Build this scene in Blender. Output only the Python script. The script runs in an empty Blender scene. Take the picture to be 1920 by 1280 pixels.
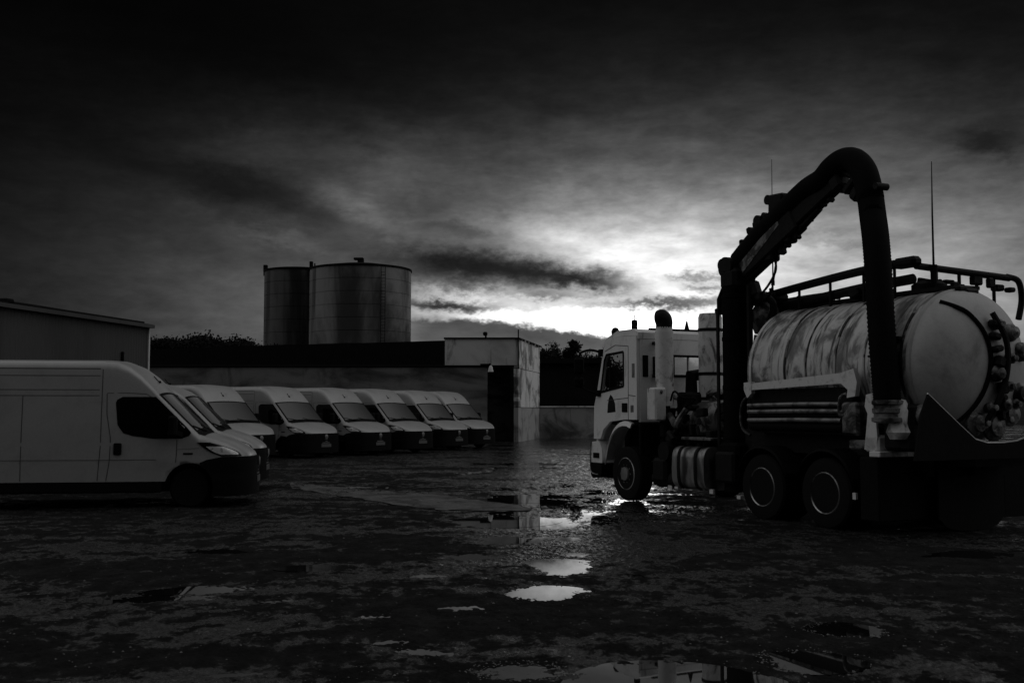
import bpy, math, random
import numpy as np
from mathutils import Vector, Matrix
PI = math.pi
R = math.radians
scene = bpy.context.scene
C = scene.collection
rnd = random.Random(7)

# ------------------------------------------------------------------ camera
cam = bpy.data.cameras.new('camera')
cam.sensor_width = 36.0
cam.lens = 37.5
cam.clip_start = 0.1
cam.clip_end = 6000
co = bpy.data.objects.new('camera', cam)
C.objects.link(co)
co.location = (0, 0, 1.66)
co.rotation_euler = (R(90) + math.atan(130 / 2000), 0, 0)
scene.camera = co

# ------------------------------------------------------------------ exposure
scene.view_settings.view_transform = 'Standard'
scene.view_settings.look = 'None'
scene.view_settings.exposure = 0
scene.view_settings.gamma = 1

# ------------------------------------------------------------------ sky (world)
SUN_AZ, SUN_EL = R(8), R(3)
world = bpy.data.worlds.new('World')
scene.world = world
world.use_nodes = True
nt = world.node_tree
nt.nodes.clear()

class G:
    """tiny expression builder over shader math nodes"""
    tree = None
    def __init__(s, sock): s.s = sock
    @staticmethod
    def op(kind, *a, clamp=False):
        n = G.tree.nodes.new('ShaderNodeMath'); n.operation = kind; n.use_clamp = clamp
        for i, v in enumerate(a):
            if isinstance(v, G): G.tree.links.new(v.s, n.inputs[i])
            else: n.inputs[i].default_value = v
        return G(n.outputs[0])
    def __add__(s, o): return G.op('ADD', s, o)
    __radd__ = __add__
    def __sub__(s, o): return G.op('SUBTRACT', s, o)
    def __rsub__(s, o): return G.op('SUBTRACT', o, s)
    def __mul__(s, o): return G.op('MULTIPLY', s, o)
    __rmul__ = __mul__
    def __truediv__(s, o): return G.op('DIVIDE', s, o)
    def clamp(s): return G.op('ADD', s, 0.0, clamp=True)
def noise(vec, scale, detail=4, rough=0.55, dist=0.0, stretch=(1, 1, 1), loc=(0, 0, 0)):
    t = G.tree
    m = t.nodes.new('ShaderNodeMapping'); m.inputs['Scale'].default_value = stretch; m.inputs['Location'].default_value = loc
    n = t.nodes.new('ShaderNodeTexNoise'); n.inputs['Scale'].default_value = scale
    n.inputs['Detail'].default_value = detail; n.inputs['Roughness'].default_value = rough; n.inputs['Distortion'].default_value = dist
    t.links.new(vec, m.inputs[0]); t.links.new(m.outputs[0], n.inputs['Vector'])
    return G(n.outputs[0])
def smooth(g, a, b):
    n = G.tree.nodes.new('ShaderNodeMapRange'); n.interpolation_type = 'SMOOTHSTEP'
    n.inputs[1].default_value = a; n.inputs[2].default_value = b
    G.tree.links.new(g.s, n.inputs[0])
    return G(n.outputs[0])

G.tree = nt
tc = nt.nodes.new('ShaderNodeTexCoord')
sep = nt.nodes.new('ShaderNodeSeparateXYZ')
nt.links.new(tc.outputs['Generated'], sep.inputs[0])
X, Y, Z = G(sep.outputs[0]), G(sep.outputs[1]), G(sep.outputs[2])
# azimuth / elevation of the direction, in hundredths of a "2000 per tangent" unit (u grows to the right of north, v upward)
az = G.op('ARCTAN2', X, Y)
hor = G.op('SQRT', X * X + Y * Y)
el = G.op('ARCTAN2', Z, hor)
U0 = az * 2000.0 + 960.0
V0 = 770.0 - G.op('ABSOLUTE', el) * 2000.0
def AZ(px): return 960 + 2000 * math.atan((px - 960) / 2000)
# two warps of the cloud field
comb = nt.nodes.new('ShaderNodeCombineXYZ')
nt.links.new((U0 * 0.001).s, comb.inputs[0]); nt.links.new((V0 * 0.001).s, comb.inputs[1])
cv = comb.outputs[0]
w1 = noise(cv, 9, 5, 0.6, 0, (1, 2.2, 1)); w2 = noise(cv, 11, 5, 0.6, 0, (1, 2.0, 1), (3, 5, 1))
w3 = noise(cv, 46, 4, 0.6, 0, (1, 1.6, 1), (1, 9, 1))
U = U0 + (w1 - 0.5) * 130.0 + (w3 - 0.5) * 34.0
w4 = noise(cv, 120, 3, 0.6, 0, (1, 1.8, 1), (4, 2, 6))
V = V0 + (w2 - 0.5) * 46.0 + (w3 - 0.5) * 30.0 + (w4 - 0.5) * 10.0
def gauss(cx, cy, sx, sy, rot=0.0, k=1.0, u=None, v=None):
    u = U if u is None else u; v = V if v is None else v
    c, s = math.cos(R(rot)), math.sin(R(rot))
    du, dv = u - AZ(cx), v - cy
    a = (du * c + dv * s) / sx
    b = (dv * c - du * s) / sy
    return G.op('EXPONENT', (a * a + b * b) * -0.5) * k
Uw = U0 + (w1 - 0.5) * 160.0; Vw = V0 + (w2 - 0.5) * 90.0
s = (gauss(1520, 620, 600, 245, 0, 0.55, Uw, Vw) + gauss(600, 640, 330, 200, 0, 0.12, Uw, Vw) + gauss(0, 700, 900, 300, 0, 0.06, Uw, Vw) + 0.034)
s = s + gauss(1180, 470, 170, 70, 6, 0.28, Uw, Vw) + gauss(1150, 590, 270, 50, 0, 0.30, Uw, Vw) + gauss(1500, 520, 270, 85, 0, 0.13, Uw, Vw) + gauss(700, 330, 210, 80, 8, 0.03, Uw, Vw) + gauss(1170, 330, 220, 90, 0, 0.06, Uw, Vw)
for c in [(1130, 468, 110, 24, 8, .14), (875, 553, 70, 8, 2, .40), (950, 592, 120, 9, 3, .42), (1190, 612, 130, 20, 0, .62),
          (1200, 545, 110, 8, 4, .22), (680, 400, 62, 20, 24, .17), (510, 452, 60, 9, 10, .08), (620, 392, 40, 10, 10, .06), (470, 300, 110, 26, -4, .05), (1420, 480, 150, 30, 0, .08),
          (730, 330, 60, 40, -20, .08)]:
    s = s + gauss(*c)
for c in [(880, 502, 95, 25, 7, .66), (1080, 524, 95, 13, 10, .80), (960, 505, 90, 20, 9, .4), (1245, 571, 90, 7, -2, .62), (842, 572, 50, 7.5, 4, .72), (1330, 522, 40, 5, 0, .36),
          (1330, 542, 36, 6, 0, .42), (1010, 554, 62, 5, 1, .30), (430, 365, 175, 24, 13, .36), (1885, 312, 52, 18, 10, .42), (870, 436, 70, 10, 8, .30),
          (860, 385, 130, 20, -2, .18), (740, 500, 120, 30, 5, .22), (330, 90, 300, 60, 10, .4), (1860, 180, 110, 60, 10, .2), (1480, 455, 70, 5, -6, .15), (1560, 470, 60, 5, 4, .14)]:
    s = s * (1.0 - (gauss(*c) * (0.72 + w1 * 0.56)).clamp())
# cloud bank along the horizon with a lumpy upper edge
du = (U0 - 800.0)
edge = 598.0 + du * du / 3000.0
lump = (w3 - 0.5) * 26.0 + (w1 - 0.5) * 26.0
bank = smooth(V0 + lump - edge, -5, 7)
bank = bank * smooth(U0, 700, 820) * (1.0 - smooth(U0, 1240, 1420))
s = s * (1.0 - bank) + bank * (0.30 + (w1 - 0.5) * 0.1 + smooth(V0, 590, 680) * 0.06)
# soft overall cloud texture
n1 = noise(cv, 3.2, 8, 0.55, 0.4, (1, 2.6, 1), (2, 3, 4))
n2 = noise(cv, 11, 6, 0.6, 0.3, (1, 3.0, 1), (7, 1, 2))
n3 = noise(cv, 34, 4, 0.6, 0.2, (1, 3.2, 1), (5, 3, 8))
s = s * (0.72 + n1 * 0.54 + (n2 - 0.5) * 0.42 + (n3 - 0.5) * 0.16)
# gap-free dusk brightness to the west (left of the view), dim overhead and behind
s = G.op('MAXIMUM', s, 0.012)
lin = G.op('POWER', s, 2.2)
nish = nt.nodes.new('ShaderNodeTexSky'); nish.sky_type = 'NISHITA'; nish.sun_disc = False
nish.sun_elevation = SUN_EL; nish.sun_rotation = SUN_AZ; nish.dust_density = 3
bw = nt.nodes.new('ShaderNodeRGBToBW'); nt.links.new(nish.outputs[0], bw.inputs[0])
# fill light added to the sky left, right and overhead, outside the picture
f1 = smooth(X * -0.82 + Z * 0.57, 0.56, 1.0)
f2 = smooth(X * 0.80 + Z * 0.60, 0.56, 1.0)
f3 = smooth(Z, 0.5, 1.0)
cl = noise(tc.outputs['Generated'], 2.6, 5, 0.55)
tot = lin * 1.0 + G(bw.outputs[0]) * 0.0004 + (f1 * 0.40 + f2 * 0.52 + f3 * 0.20) * (0.45 + cl * 1.1)
bg = nt.nodes.new('ShaderNodeBackground'); bg.inputs['Strength'].default_value = 1.0
nt.links.new(tot.s, bg.inputs['Color'])
wo = nt.nodes.new('ShaderNodeOutputWorld'); nt.links.new(bg.outputs[0], wo.inputs[0])

sun = bpy.data.lights.new('sun', 'SUN'); sun.energy = 0.02; sun.angle = R(60); sun.color = (1, 1, 1)
so = bpy.data.objects.new('sun', sun); C.objects.link(so)
d = Vector((math.sin(SUN_AZ) * math.cos(SUN_EL), math.cos(SUN_AZ) * math.cos(SUN_EL), math.sin(SUN_EL + R(3))))
so.rotation_euler = d.to_track_quat('Z', 'Y').to_euler()
so.location = (20, 200, 40)

# ------------------------------------------------------------------ materials
def mat(name, base, rough=0.6, metal=0.0, spec=0.5, dirt=None, bump=None, coat=0.0, rvar=0.0, streak=None, alpha=None, trans=0.0):
    """dirt=(dark, scale, lo, hi, stretch) mixes a darker colour in blotches; streak the same in a second direction"""
    m = bpy.data.materials.new(name); m.use_nodes = True
    t = m.node_tree; G.tree = t
    b = t.nodes['Principled BSDF']
    b.inputs['Base Color'].default_value = (base, base, base, 1)
    b.inputs['Roughness'].default_value = rough; b.inputs['Metallic'].default_value = metal
    b.inputs['Specular IOR Level'].default_value = spec
    b.inputs['Coat Weight'].default_value = coat; b.inputs['Coat Roughness'].default_value = 0.08
    if trans: b.inputs['Transmission Weight'].default_value = trans
    c = t.nodes.new('ShaderNodeTexCoord').outputs['Object']
    val = None
    for dd in (dirt, streak):
        if dd:
            dark, sc, lo, hi, st = dd
            n = smooth(noise(c, sc, 7, 0.62, 0.6, st, (base * 9, dark * 5, sc)), lo, hi)
            cur = val if val is not None else G.op('ADD', base, 0.0)
            val = cur * (1.0 - n) + n * dark
    if val is not None:
        fine = noise(c, 30, 3, 0.6)
        val = val * (0.88 + fine * 0.24)
        t.links.new(val.s, b.inputs['Base Color'])
    if rvar:
        t.links.new((rough + (noise(c, 4, 5, 0.6) - 0.5) * rvar).clamp().s, b.inputs['Roughness'])
    if bump:
        st, sc, dist = bump
        bn = t.nodes.new('ShaderNodeBump'); bn.inputs['Strength'].default_value = st; bn.inputs['Distance'].default_value = dist
        t.links.new(noise(c, sc, 6, 0.6).s, bn.inputs['Height']); t.links.new(bn.outputs[0], b.inputs['Normal'])
    return m
M = {}
M['van'] = mat('van_paint', .31, .30, 0, .5, dirt=(.26, 2.2, .45, .8, (1, 1, 1)), coat=.25, streak=(.19, 1.3, .62, .85, (1, 1, 3)))
M['black'] = mat('black_plastic', .006, .75, spec=.06, bump=(.1, 60, .01))
M['rubber'] = mat('tyre_rubber', .006, .8, spec=.12, bump=(.3, 40, .01))
M['underblack'] = mat('underbody_black', .006, .9, spec=.1)  # black of van undersides, wheel arch insides, sills and cab floor
M['glass'] = mat('tinted_glass', .004, .06, spec=.4)
M['screen'] = mat('windscreen_glass', .02, .07, spec=1.0)
M['chrome'] = mat('bright_metal', .55, .22, 1)
M['steel'] = mat('dull_steel', .25, .45, .8, dirt=(.05, 6, .4, .7, (1, 1, 1)))
M['lamp'] = mat('headlamp_glass', .75, .15, .15, spec=.8, dirt=(.10, 10, .50, .60, (1, 1, 1)))
M['badge'] = mat('badge_metal', .16, .5, .3)
M['plate'] = mat('plate_white', .07, .6)
M['seam'] = mat('panel_gap', .07, .8, spec=.1)
M['cab'] = mat('cab_paint', .74, .42, 0, .5, dirt=(.42, 2.0, .5, .8, (1, 1, 1)), streak=(.22, 6, .56, .8, (1, 1, .3)), coat=.15, bump=(.06, 20, .01))
M['tankside'] = mat('tank_shell_paint', .52, .45, 0, .4, dirt=(.11, 2.3, .44, .62, (1.4, .9, .9)), streak=(.04, 5.0, .50, .64, (1.5, .22, .22)), coat=.2, bump=(.08, 9, .02))
M['tankhoop'] = mat('dirty_hoop', .35, .5, 0, .3, dirt=(.015, 2.2, .42, .54, (1, 1, 1)))
M['tankend'] = mat('tank_end_paint', .38, .5, 0, .5, dirt=(.27, 2.5, .45, .8, (1, 1, 1)), streak=(.07, 1.3, .50, .78, (1, 1, .6)))
M['mech'] = mat('grimy_black_steel', .007, .65, .0, spec=.14, dirt=(.004, 8, .4, .6, (1, 1, 1)), bump=(.4, 25, .02))
M['grime'] = mat('grimy_grey_steel', .16, .5, .3, dirt=(.015, 4.5, .42, .56, (1, 1, 1)), streak=(.30, 9, .62, .72, (1, 1, 1)), bump=(.4, 20, .02))
M['hose'] = mat('black_rubber_hose', .004, .8, spec=.06)
M['alu'] = mat('stained_aluminium', .34, .36, .75, dirt=(.05, 3.5, .42, .62, (1, 1, .35)), bump=(.1, 14, .01))
M['pale'] = mat('chipped_pale_paint', .62, .5, 0, .4, dirt=(.12, 3.2, .54, .66, (1, 1, .6)), streak=(.36, 9, .5, .75, (1, 1, 1)))
M['frame'] = mat('chassis_black', .004, .8, spec=.12, bump=(.3, 10, .02))
M['crete'] = mat('stained_concrete', .36, .85, spec=.3, dirt=(.07, .45, .42, .7, (1, 1, 1.6)), streak=(.05, 1.6, .55, .78, (1, 1, .25)), bump=(.3, 6, .03))
M['crete2'] = mat('dark_concrete', .22, .9, spec=.25, dirt=(.05, .3, .4, .7, (1, 1, 2.5)), streak=(.04, 1.2, .55, .8, (1, 1, .3)), bump=(.3, 6, .03))
M['panel'] = mat('painted_panel', .62, .7, spec=.4, dirt=(.38, .5, .4, .7, (1, 1, 1)), streak=(.10, 1.7, .55, .7, (1, 1, .15)))
M['panelw'] = mat('weathered_bright_panel', .75, .45, spec=.6, dirt=(.10, .55, .46, .62, (1, 1, 1.6)), streak=(.04, 2.6, .53, .66, (1, 1, .14)), bump=(.3, 3, .03))
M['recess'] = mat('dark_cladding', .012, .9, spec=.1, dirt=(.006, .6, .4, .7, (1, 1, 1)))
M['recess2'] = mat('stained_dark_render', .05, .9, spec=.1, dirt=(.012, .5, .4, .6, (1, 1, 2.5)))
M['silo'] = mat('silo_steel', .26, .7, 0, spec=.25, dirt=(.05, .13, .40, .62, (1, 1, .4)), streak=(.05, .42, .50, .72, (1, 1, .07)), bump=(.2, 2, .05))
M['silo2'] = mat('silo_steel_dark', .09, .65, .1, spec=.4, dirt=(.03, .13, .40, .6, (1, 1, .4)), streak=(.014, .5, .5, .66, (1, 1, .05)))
M['roofdark'] = mat('dark_roof', .008, .9, spec=.1)
M['wetsheen'] = mat('wet_sheen_pale', .09, .45, spec=.4, dirt=(.02, 1.6, .46, .60, (1, 1, 1)), streak=(.16, 7, .52, .7, (1, 1, 1)), bump=(.9, 16, .02), rvar=.6)  # pale tone stands in for the sheen of wet ground
M['clad'] = mat('corrugated_cladding', .065, .7, .1, spec=.3, dirt=(.05, .6, .4, .7, (1, 1, .3)))
M['leaf'] = mat('dark_foliage', .012, .9, spec=.08)
M['bark'] = mat('bark', .03, .9, spec=.1)
M['hill'] = mat('hill_scrub', .008, .95, spec=.1, bump=(.6, .4, .5))
M['stone'] = mat('wet_gravel', .07, .42, spec=.5)
M['white'] = mat('pale_render', .30, .8)

# ------------------------------------------------------------------ mesh builder
class MB:
    def __init__(s): s.v = []; s.f = []; s.m = []; s.mi = 0; s.starts = []
    def add(s, vs, fs):
        o = len(s.v); s.starts.append((o, len(s.f))); s.v += [tuple(v) for v in vs]
        for f in fs: s.f.append(tuple(i + o for i in f)); s.m.append(s.mi)
        return s
    def box(s, c, d, rot=None, bev=0.0):
        x, y, z = d[0] / 2, d[1] / 2, d[2] / 2
        if bev > 0:
            b = min(bev, x * .9, y * .9, z * .9); vs = []; 
            # chamfered box: three points per corner
            idx = {}
            for i, (sx, sy, sz) in enumerate([(a, bb, c_) for a in (-1, 1) for bb in (-1, 1) for c_ in (-1, 1)]):
                vs += [(sx * (x - b), sy * (y - b), sz * z), (sx * (x - b), sy * y, sz * (z - b)), (sx * x, sy * (y - b), sz * (z - b))]
                idx[(sx, sy, sz)] = i * 3
            fs = []
            I = lambda a, b_, c_, k: idx[(a, b_, c_)] + k
            for q in (-1, 1):
                fs.append([I(-1, -1, q, 0), I(1, -1, q, 0), I(1, 1, q, 0), I(-1, 1, q, 0)])
                fs.append([I(-1, q, -1, 1), I(1, q, -1, 1), I(1, q, 1, 1), I(-1, q, 1, 1)])
                fs.append([I(q, -1, -1, 2), I(q, 1, -1, 2), I(q, 1, 1, 2), I(q, -1, 1, 2)])
                for r_ in (-1, 1):
                    fs.append([I(-1, q, r_, 0), I(1, q, r_, 0), I(1, q, r_, 1), I(-1, q, r_, 1)])
                    fs.append([I(q, -1, r_, 0), I(q, 1, r_, 0), I(q, 1, r_, 2), I(q, -1, r_, 2)])
                    fs.append([I(q, r_, -1, 1), I(q, r_, 1, 1), I(q, r_, 1, 2), I(q, r_, -1, 2)])
            for k in idx.values(): fs.append([k, k + 1, k + 2])
        else:
            vs = [(a * x, b * y, c_ * z) for a in (-1, 1) for b in (-1, 1) for c_ in (-1, 1)]
            fs = [(0, 1, 3, 2), (4, 6, 7, 5), (0, 4, 5, 1), (2, 3, 7, 6), (0, 2, 6, 4), (1, 5, 7, 3)]
        if rot is not None: vs = [tuple(rot @ Vector(v)) for v in vs]
        return s.add([(v[0] + c[0], v[1] + c[1], v[2] + c[2]) for v in vs], fs)
    def bar(s, a, b, w, h, bev=0.0, up=(0, 0, 1)):
        a, b = Vector(a), Vector(b); dd = b - a; L = dd.length; xx = dd.normalized()
        uu = Vector(up); yy = uu.cross(xx)
        if yy.length < 1e-4: yy = Vector((0, 1, 0))
        yy.normalize(); zz = xx.cross(yy)
        rot = Matrix((xx, yy, zz)).transposed()
        return s.box((a + b) / 2, (L, w, h), rot, bev)
    def tube(s, pts, r, n=14, cap=True):
        pts = [Vector(p) for p in pts]; k = len(pts)
        rs = r if isinstance(r, (list, tuple)) else [r] * k
        t0 = (pts[1] - pts[0]).normalized()
        ref = Vector((0, 0, 1)) if abs(t0.z) < .9 else Vector((0, 1, 0))
        nn = (ref - t0 * ref.dot(t0)).normalized(); vs = []
        for i, p in enumerate(pts):
            t = (pts[min(i + 1, k - 1)] - pts[max(i - 1, 0)]).normalized()
            nn = (nn - t * nn.dot(t)).normalized(); bb = t.cross(nn)
            for j in range(n):
                a = 2 * PI * j / n
                vs.append(p + (nn * math.cos(a) + bb * math.sin(a)) * rs[i])
        fs = [(i * n + j, i * n + (j + 1) % n, (i + 1) * n + (j + 1) % n, (i + 1) * n + j) for i in range(k - 1) for j in range(n)]
        if cap: fs += [tuple(range(n))[::-1], tuple((k - 1) * n + j for j in range(n))]
        return s.add(vs, fs)
    def cyl(s, a, b, r, n=24, r2=None): return s.tube([a, b], [r, r if r2 is None else r2], n)
    def lathe(s, prof, n=40, axis='z', c=(0, 0, 0), closed=False):
        """prof: list of (radius, height along axis)"""
        vs = []
        for r_, h in prof:
            for j in range(n):
                a = 2 * PI * j / n; p, q = r_ * math.cos(a), r_ * math.sin(a)
                v = {'z': (p, q, h), 'y': (p, h, q), 'x': (h, p, q)}[axis]
                vs.append((v[0] + c[0], v[1] + c[1], v[2] + c[2]))
        k = len(prof)
        fs = [(i * n + j, i * n + (j + 1) % n, (i + 1) * n + (j + 1) % n, (i + 1) * n + j) for i in range(k - 1) for j in range(n)]
        if closed: fs += [((k - 1) * n + j, (k - 1) * n + (j + 1) % n, (j + 1) % n, j) for j in range(n)]
        else:
            if prof[0][0] > 1e-4: fs.append(tuple(range(n))[::-1])
            if prof[-1][0] > 1e-4: fs.append(tuple((k - 1) * n + j for j in range(n)))
        return s.add(vs, fs)
    def prism(s, poly, axis, a, b):
        """poly: 2-D outline; extruded along axis from a to b"""
        def P(p, t): return {'x': (t, p[0], p[1]), 'y': (p[0], t, p[1]), 'z': (p[0], p[1], t)}[axis]
        n = len(poly)
        return s.add([P(p, a) for p in poly] + [P(p, b) for p in poly],
                     [tuple(range(n)), tuple(range(n, 2 * n))[::-1]] + [(i, i + n, (i + 1) % n + n, (i + 1) % n) for i in range(n)])
    def grid(s, rows):
        n = len(rows[0]); vs = [v for r_ in rows for v in r_]
        return s.add(vs, [(i * n + j, i * n + j + 1, (i + 1) * n + j + 1, (i + 1) * n + j) for i in range(len(rows) - 1) for j in range(n - 1)])
    def build_each(s, name, m, parent=None, **k):
        st = s.starts + [(len(s.v), len(s.f))]
        for (v0, f0), (v1, f1) in zip(st[:-1], st[1:]):
            q_ = MB(); q_.add(s.v[v0:v1], [tuple(i - v0 for i in f) for f in s.f[f0:f1]]); q_.build(name, m, parent, **k)
    def build(s, name, m, parent=None, smooth_deg=35, solid=0.0):
        me = bpy.data.meshes.new(name); me.from_pydata(s.v, [], s.f); me.validate()
        for x in (m if isinstance(m, (list, tuple)) else [m]): me.materials.append(M[x] if isinstance(x, str) else x)
        if any(s.m) and len(me.polygons) == len(s.m): me.polygons.foreach_set('material_index', s.m)
        import bmesh
        b = bmesh.new(); b.from_mesh(me); bmesh.ops.remove_doubles(b, verts=b.verts, dist=1e-5)
        bmesh.ops.recalc_face_normals(b, faces=b.faces)
        for f in b.faces: f.smooth = True
        for e in b.edges:
            if len(e.link_faces) != 2 or e.calc_face_angle(0) > R(smooth_deg): e.smooth = False
        b.to_mesh(me); b.free()
        o = bpy.data.objects.new(name, me); C.objects.link(o)
        if solid:
            md = o.modifiers.new('s', 'SOLIDIFY'); md.thickness = solid; md.offset = 0
        if parent: o.parent = parent
        return o
def tag(o, label=None, cat=None, group=None, kind=None):
    if label: o['label'] = label
    if cat: o['category'] = cat
    if group: o['group'] = group
    if kind: o['kind'] = kind
    return o
def empty(name, loc=(0, 0, 0), rz=0.0):
    o = bpy.data.objects.new(name, None); C.objects.link(o); o.location = loc; o.rotation_euler = (0, 0, rz)
    o.empty_display_size = .3
    return o
def catmull(P, n=8):
    P = [Vector(p) for p in P]; out = []
    for i in range(len(P) - 1):
        p0, p1, p2, p3 = P[max(i - 1, 0)], P[i], P[i + 1], P[min(i + 2, len(P) - 1)]
        for k in range(n):
            t = k / n
            out.append(.5 * ((2 * p1) + (p2 - p0) * t + (2 * p0 - 5 * p1 + 4 * p2 - p3) * t * t + (-p0 + 3 * p1 - 3 * p2 + p3) * t ** 3))
    return out + [P[-1]]
def interp(x, pts):
    return float(np.interp(x, [p[0] for p in pts], [p[1] for p in pts]))

# ------------------------------------------------------------------ ground: one sheet, real unevenness
prng = np.random.default_rng(5)
TAB = prng.random((256, 256))
def vnoise(x, y):
    xi = np.floor(x).astype(int); yi = np.floor(y).astype(int); fx = x - xi; fy = y - yi
    fx = fx * fx * (3 - 2 * fx); fy = fy * fy * (3 - 2 * fy)
    g = lambda a, b: TAB[a & 255, b & 255]
    return (g(xi, yi) * (1 - fx) + g(xi + 1, yi) * fx) * (1 - fy) + (g(xi, yi + 1) * (1 - fx) + g(xi + 1, yi + 1) * fx) * fy
def fbm(x, y, sc, octs=4, ro=.5):
    a, t, n = 1.0, 0, 0
    for k in range(octs):
        t = t + a * vnoise(x * sc + 17.3 * k, y * sc + 9.1 * k); n += a; a *= ro; sc *= 2.03
    return t / n
# puddles: (x, y, half width, half depth, rotation, depth)
PUD = [(.516, 11.52, .38, .52, 0, .026), (.322, 9.90, .32, .34, 0, .026), (1.0, 6.2, .60, .84, 0, .12), (.06, 6.95, .27, .20, .5, .010),
       (1.99, 7.22, .29, .28, 0, .04), (2.53, 8.24, .24, .24, 0, .03), (-.55, 20.0, 1.3, .42, -.16, .035), (-3.2, 23.3, 1.3, .35, -.10, .03),
        (5.4, 12.6, .8, .35, .3, .02)]
for px_, py_, a_, b_, r_ in ((722, 1196, .16, .05, .3), (792, 1214, .22, .06, -.25), (868, 1133, .20, .06, .2), (955, 1011, .45, .14, .15), (705, 1150, .18, .06, 0),
                       (380, 1101, .42, .10, .25), (300, 1118, .45, .09, .2), (418, 1030, .35, .08, 0), (880, 1040, .30, .10, .2), (600, 1060, .35, .09, .1), (1075, 1008, .22, .12, 0), (1085, 1035, .2, .08, 0),
                       (820, 1075, .3, .07, .3), (560, 1120, .28, .06, .2), (930, 975, .8, .2, .1), (1180, 1075, .3, .1, 0), (430, 1255, .22, .05, .2), (180, 1262, .35, .07, .1)):
    yy_ = 3320.0 / (py_ - 770); PUD.append(((px_ - 960) / 2000 * yy_, yy_, a_, b_ * (yy_ / 8) * 1.6, r_, .013))
def ground_h(x, y):
    h = .013 + (fbm(x, y, .35, 3) - .5) * .040 + (fbm(x + 40, y * .8 + 11, 1.7, 4) - .5) * .040
    h = h + (fbm(x + 9, y + 70, 9., 4, .6) - .5) * .018 + (fbm(x + 3, y + 7, 34., 2, .6) - .5) * .026
    h = h - .013 * np.exp(-((x - .052 * y) / (.11 * y)) ** 2) * np.clip((y - 12.5) / 2, 0, 1) * np.clip((46 - y) / 10, 0, 1)
    far = np.clip((np.hypot(x, y) - 45) / 30, 0, 1)
    h = h * (1 - far) + far * .02
    for px, py, a, b, r_, dep in PUD:
        c, s_ = math.cos(r_), math.sin(r_)
        u = ((x - px) * c + (y - py) * s_) / a; v = (-(x - px) * s_ + (y - py) * c) / b
        q = u * u + v * v
        u2 = u + (vnoise(x * 7.1 + 3, y * 7.1) - .5) * .55; v2 = v + (vnoise(x * 6.3, y * 6.3 + 8) - .5) * .55; q = u2 * u2 + v2 * v2
        w = np.exp(-q * q * .8)
        h = h * (1 - w * .45) - dep * .8 * w
    return h
ang = np.concatenate([np.linspace(-PI, -R(36), 60, endpoint=False), np.linspace(-R(36), R(36), 760, endpoint=False), np.linspace(R(36), PI, 60)])
rad = np.concatenate([[0.05, 1.5, 3.5], np.geomspace(5.2, 60, 900), np.geomspace(66, 5000, 26)])
A_, R_ = np.meshgrid(ang, rad)
gx, gy = R_ * np.sin(A_), R_ * np.cos(A_)
gz = ground_h(gx, gy)
nr, na = gx.shape
me = bpy.data.meshes.new('ground')
me.vertices.add(nr * na)
me.vertices.foreach_set('co', np.stack([gx, gy, gz], -1).astype(np.float32).ravel())
ii, jj = np.meshgrid(np.arange(nr - 1), np.arange(na - 1), indexing='ij')
q = np.stack([ii * na + jj, (ii + 1) * na + jj, (ii + 1) * na + jj + 1, ii * na + jj + 1], -1).reshape(-1, 4)
q = q[:, ::-1]
me.loops.add(q.size); me.polygons.add(len(q))
me.loops.foreach_set('vertex_index', q.ravel().astype(np.int32))
me.polygons.foreach_set('loop_start', np.arange(0, q.size, 4, dtype=np.int32))
me.update(calc_edges=True); me.validate()
me.polygons.foreach_set('use_smooth', np.ones(len(me.polygons), dtype=bool))
m = bpy.data.materials.new('wet_asphalt'); m.use_nodes = True; G.tree = m.node_tree; t = m.node_tree
b = t.nodes['Principled BSDF']; c = t.nodes.new('ShaderNodeTexCoord').outputs['Object']
pat = noise(c, .42, 6, .6, .5, (.8, 1.5, 1)); fine = noise(c, 26, 5, .7); mid = noise(c, 3.5, 6, .65, .3, (1, .8, 1), (4, 1, 0))
sp = t.nodes.new('ShaderNodeSeparateXYZ'); t.links.new(c, sp.inputs[0]); PX, PY = G(sp.outputs[0]), G(sp.outputs[1])
tk_ = (PX - PY * .055) / (PY * .085 + .2)
low = G.op('EXPONENT', tk_ * tk_ * -1.0) * smooth(PY, 10, 15)          # the low, wetter run the yard drains along
gr_ = noise(c, 9, 5, .7, .2, (1, .7, 1), (2, 6, 1))
wet = smooth(pat * .45 + mid * .35 + gr_ * .2 + low * .12, .500, .570)
col = (0.009 + smooth(mid, .35, .7) * .012) * (.35 + fine * 1.3) * (1.0 - wet * .35)
t.links.new(col.s, b.inputs['Base Color'])
rgh = (.80 - wet * .66 - low * wet * .06 + (fine - .5) * .22).clamp()
t.links.new(rgh.s, b.inputs['Roughness'])
t.links.new((.04 + wet * .96).s, b.inputs['Specular IOR Level'])
bp = t.nodes.new('ShaderNodeBump'); t.links.new((.9 - wet * .45 - low * .2).s, bp.inputs['Strength']); bp.inputs['Distance'].default_value = .018
t.links.new((noise(c, 85, 6, .78) + noise(c, 11, 4, .65) * .7).s, bp.inputs['Height']); t.links.new(bp.outputs[0], b.inputs['Normal'])
me.materials.append(m)
go = bpy.data.objects.new('ground', me); C.objects.link(go); tag(go, kind='structure')

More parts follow.
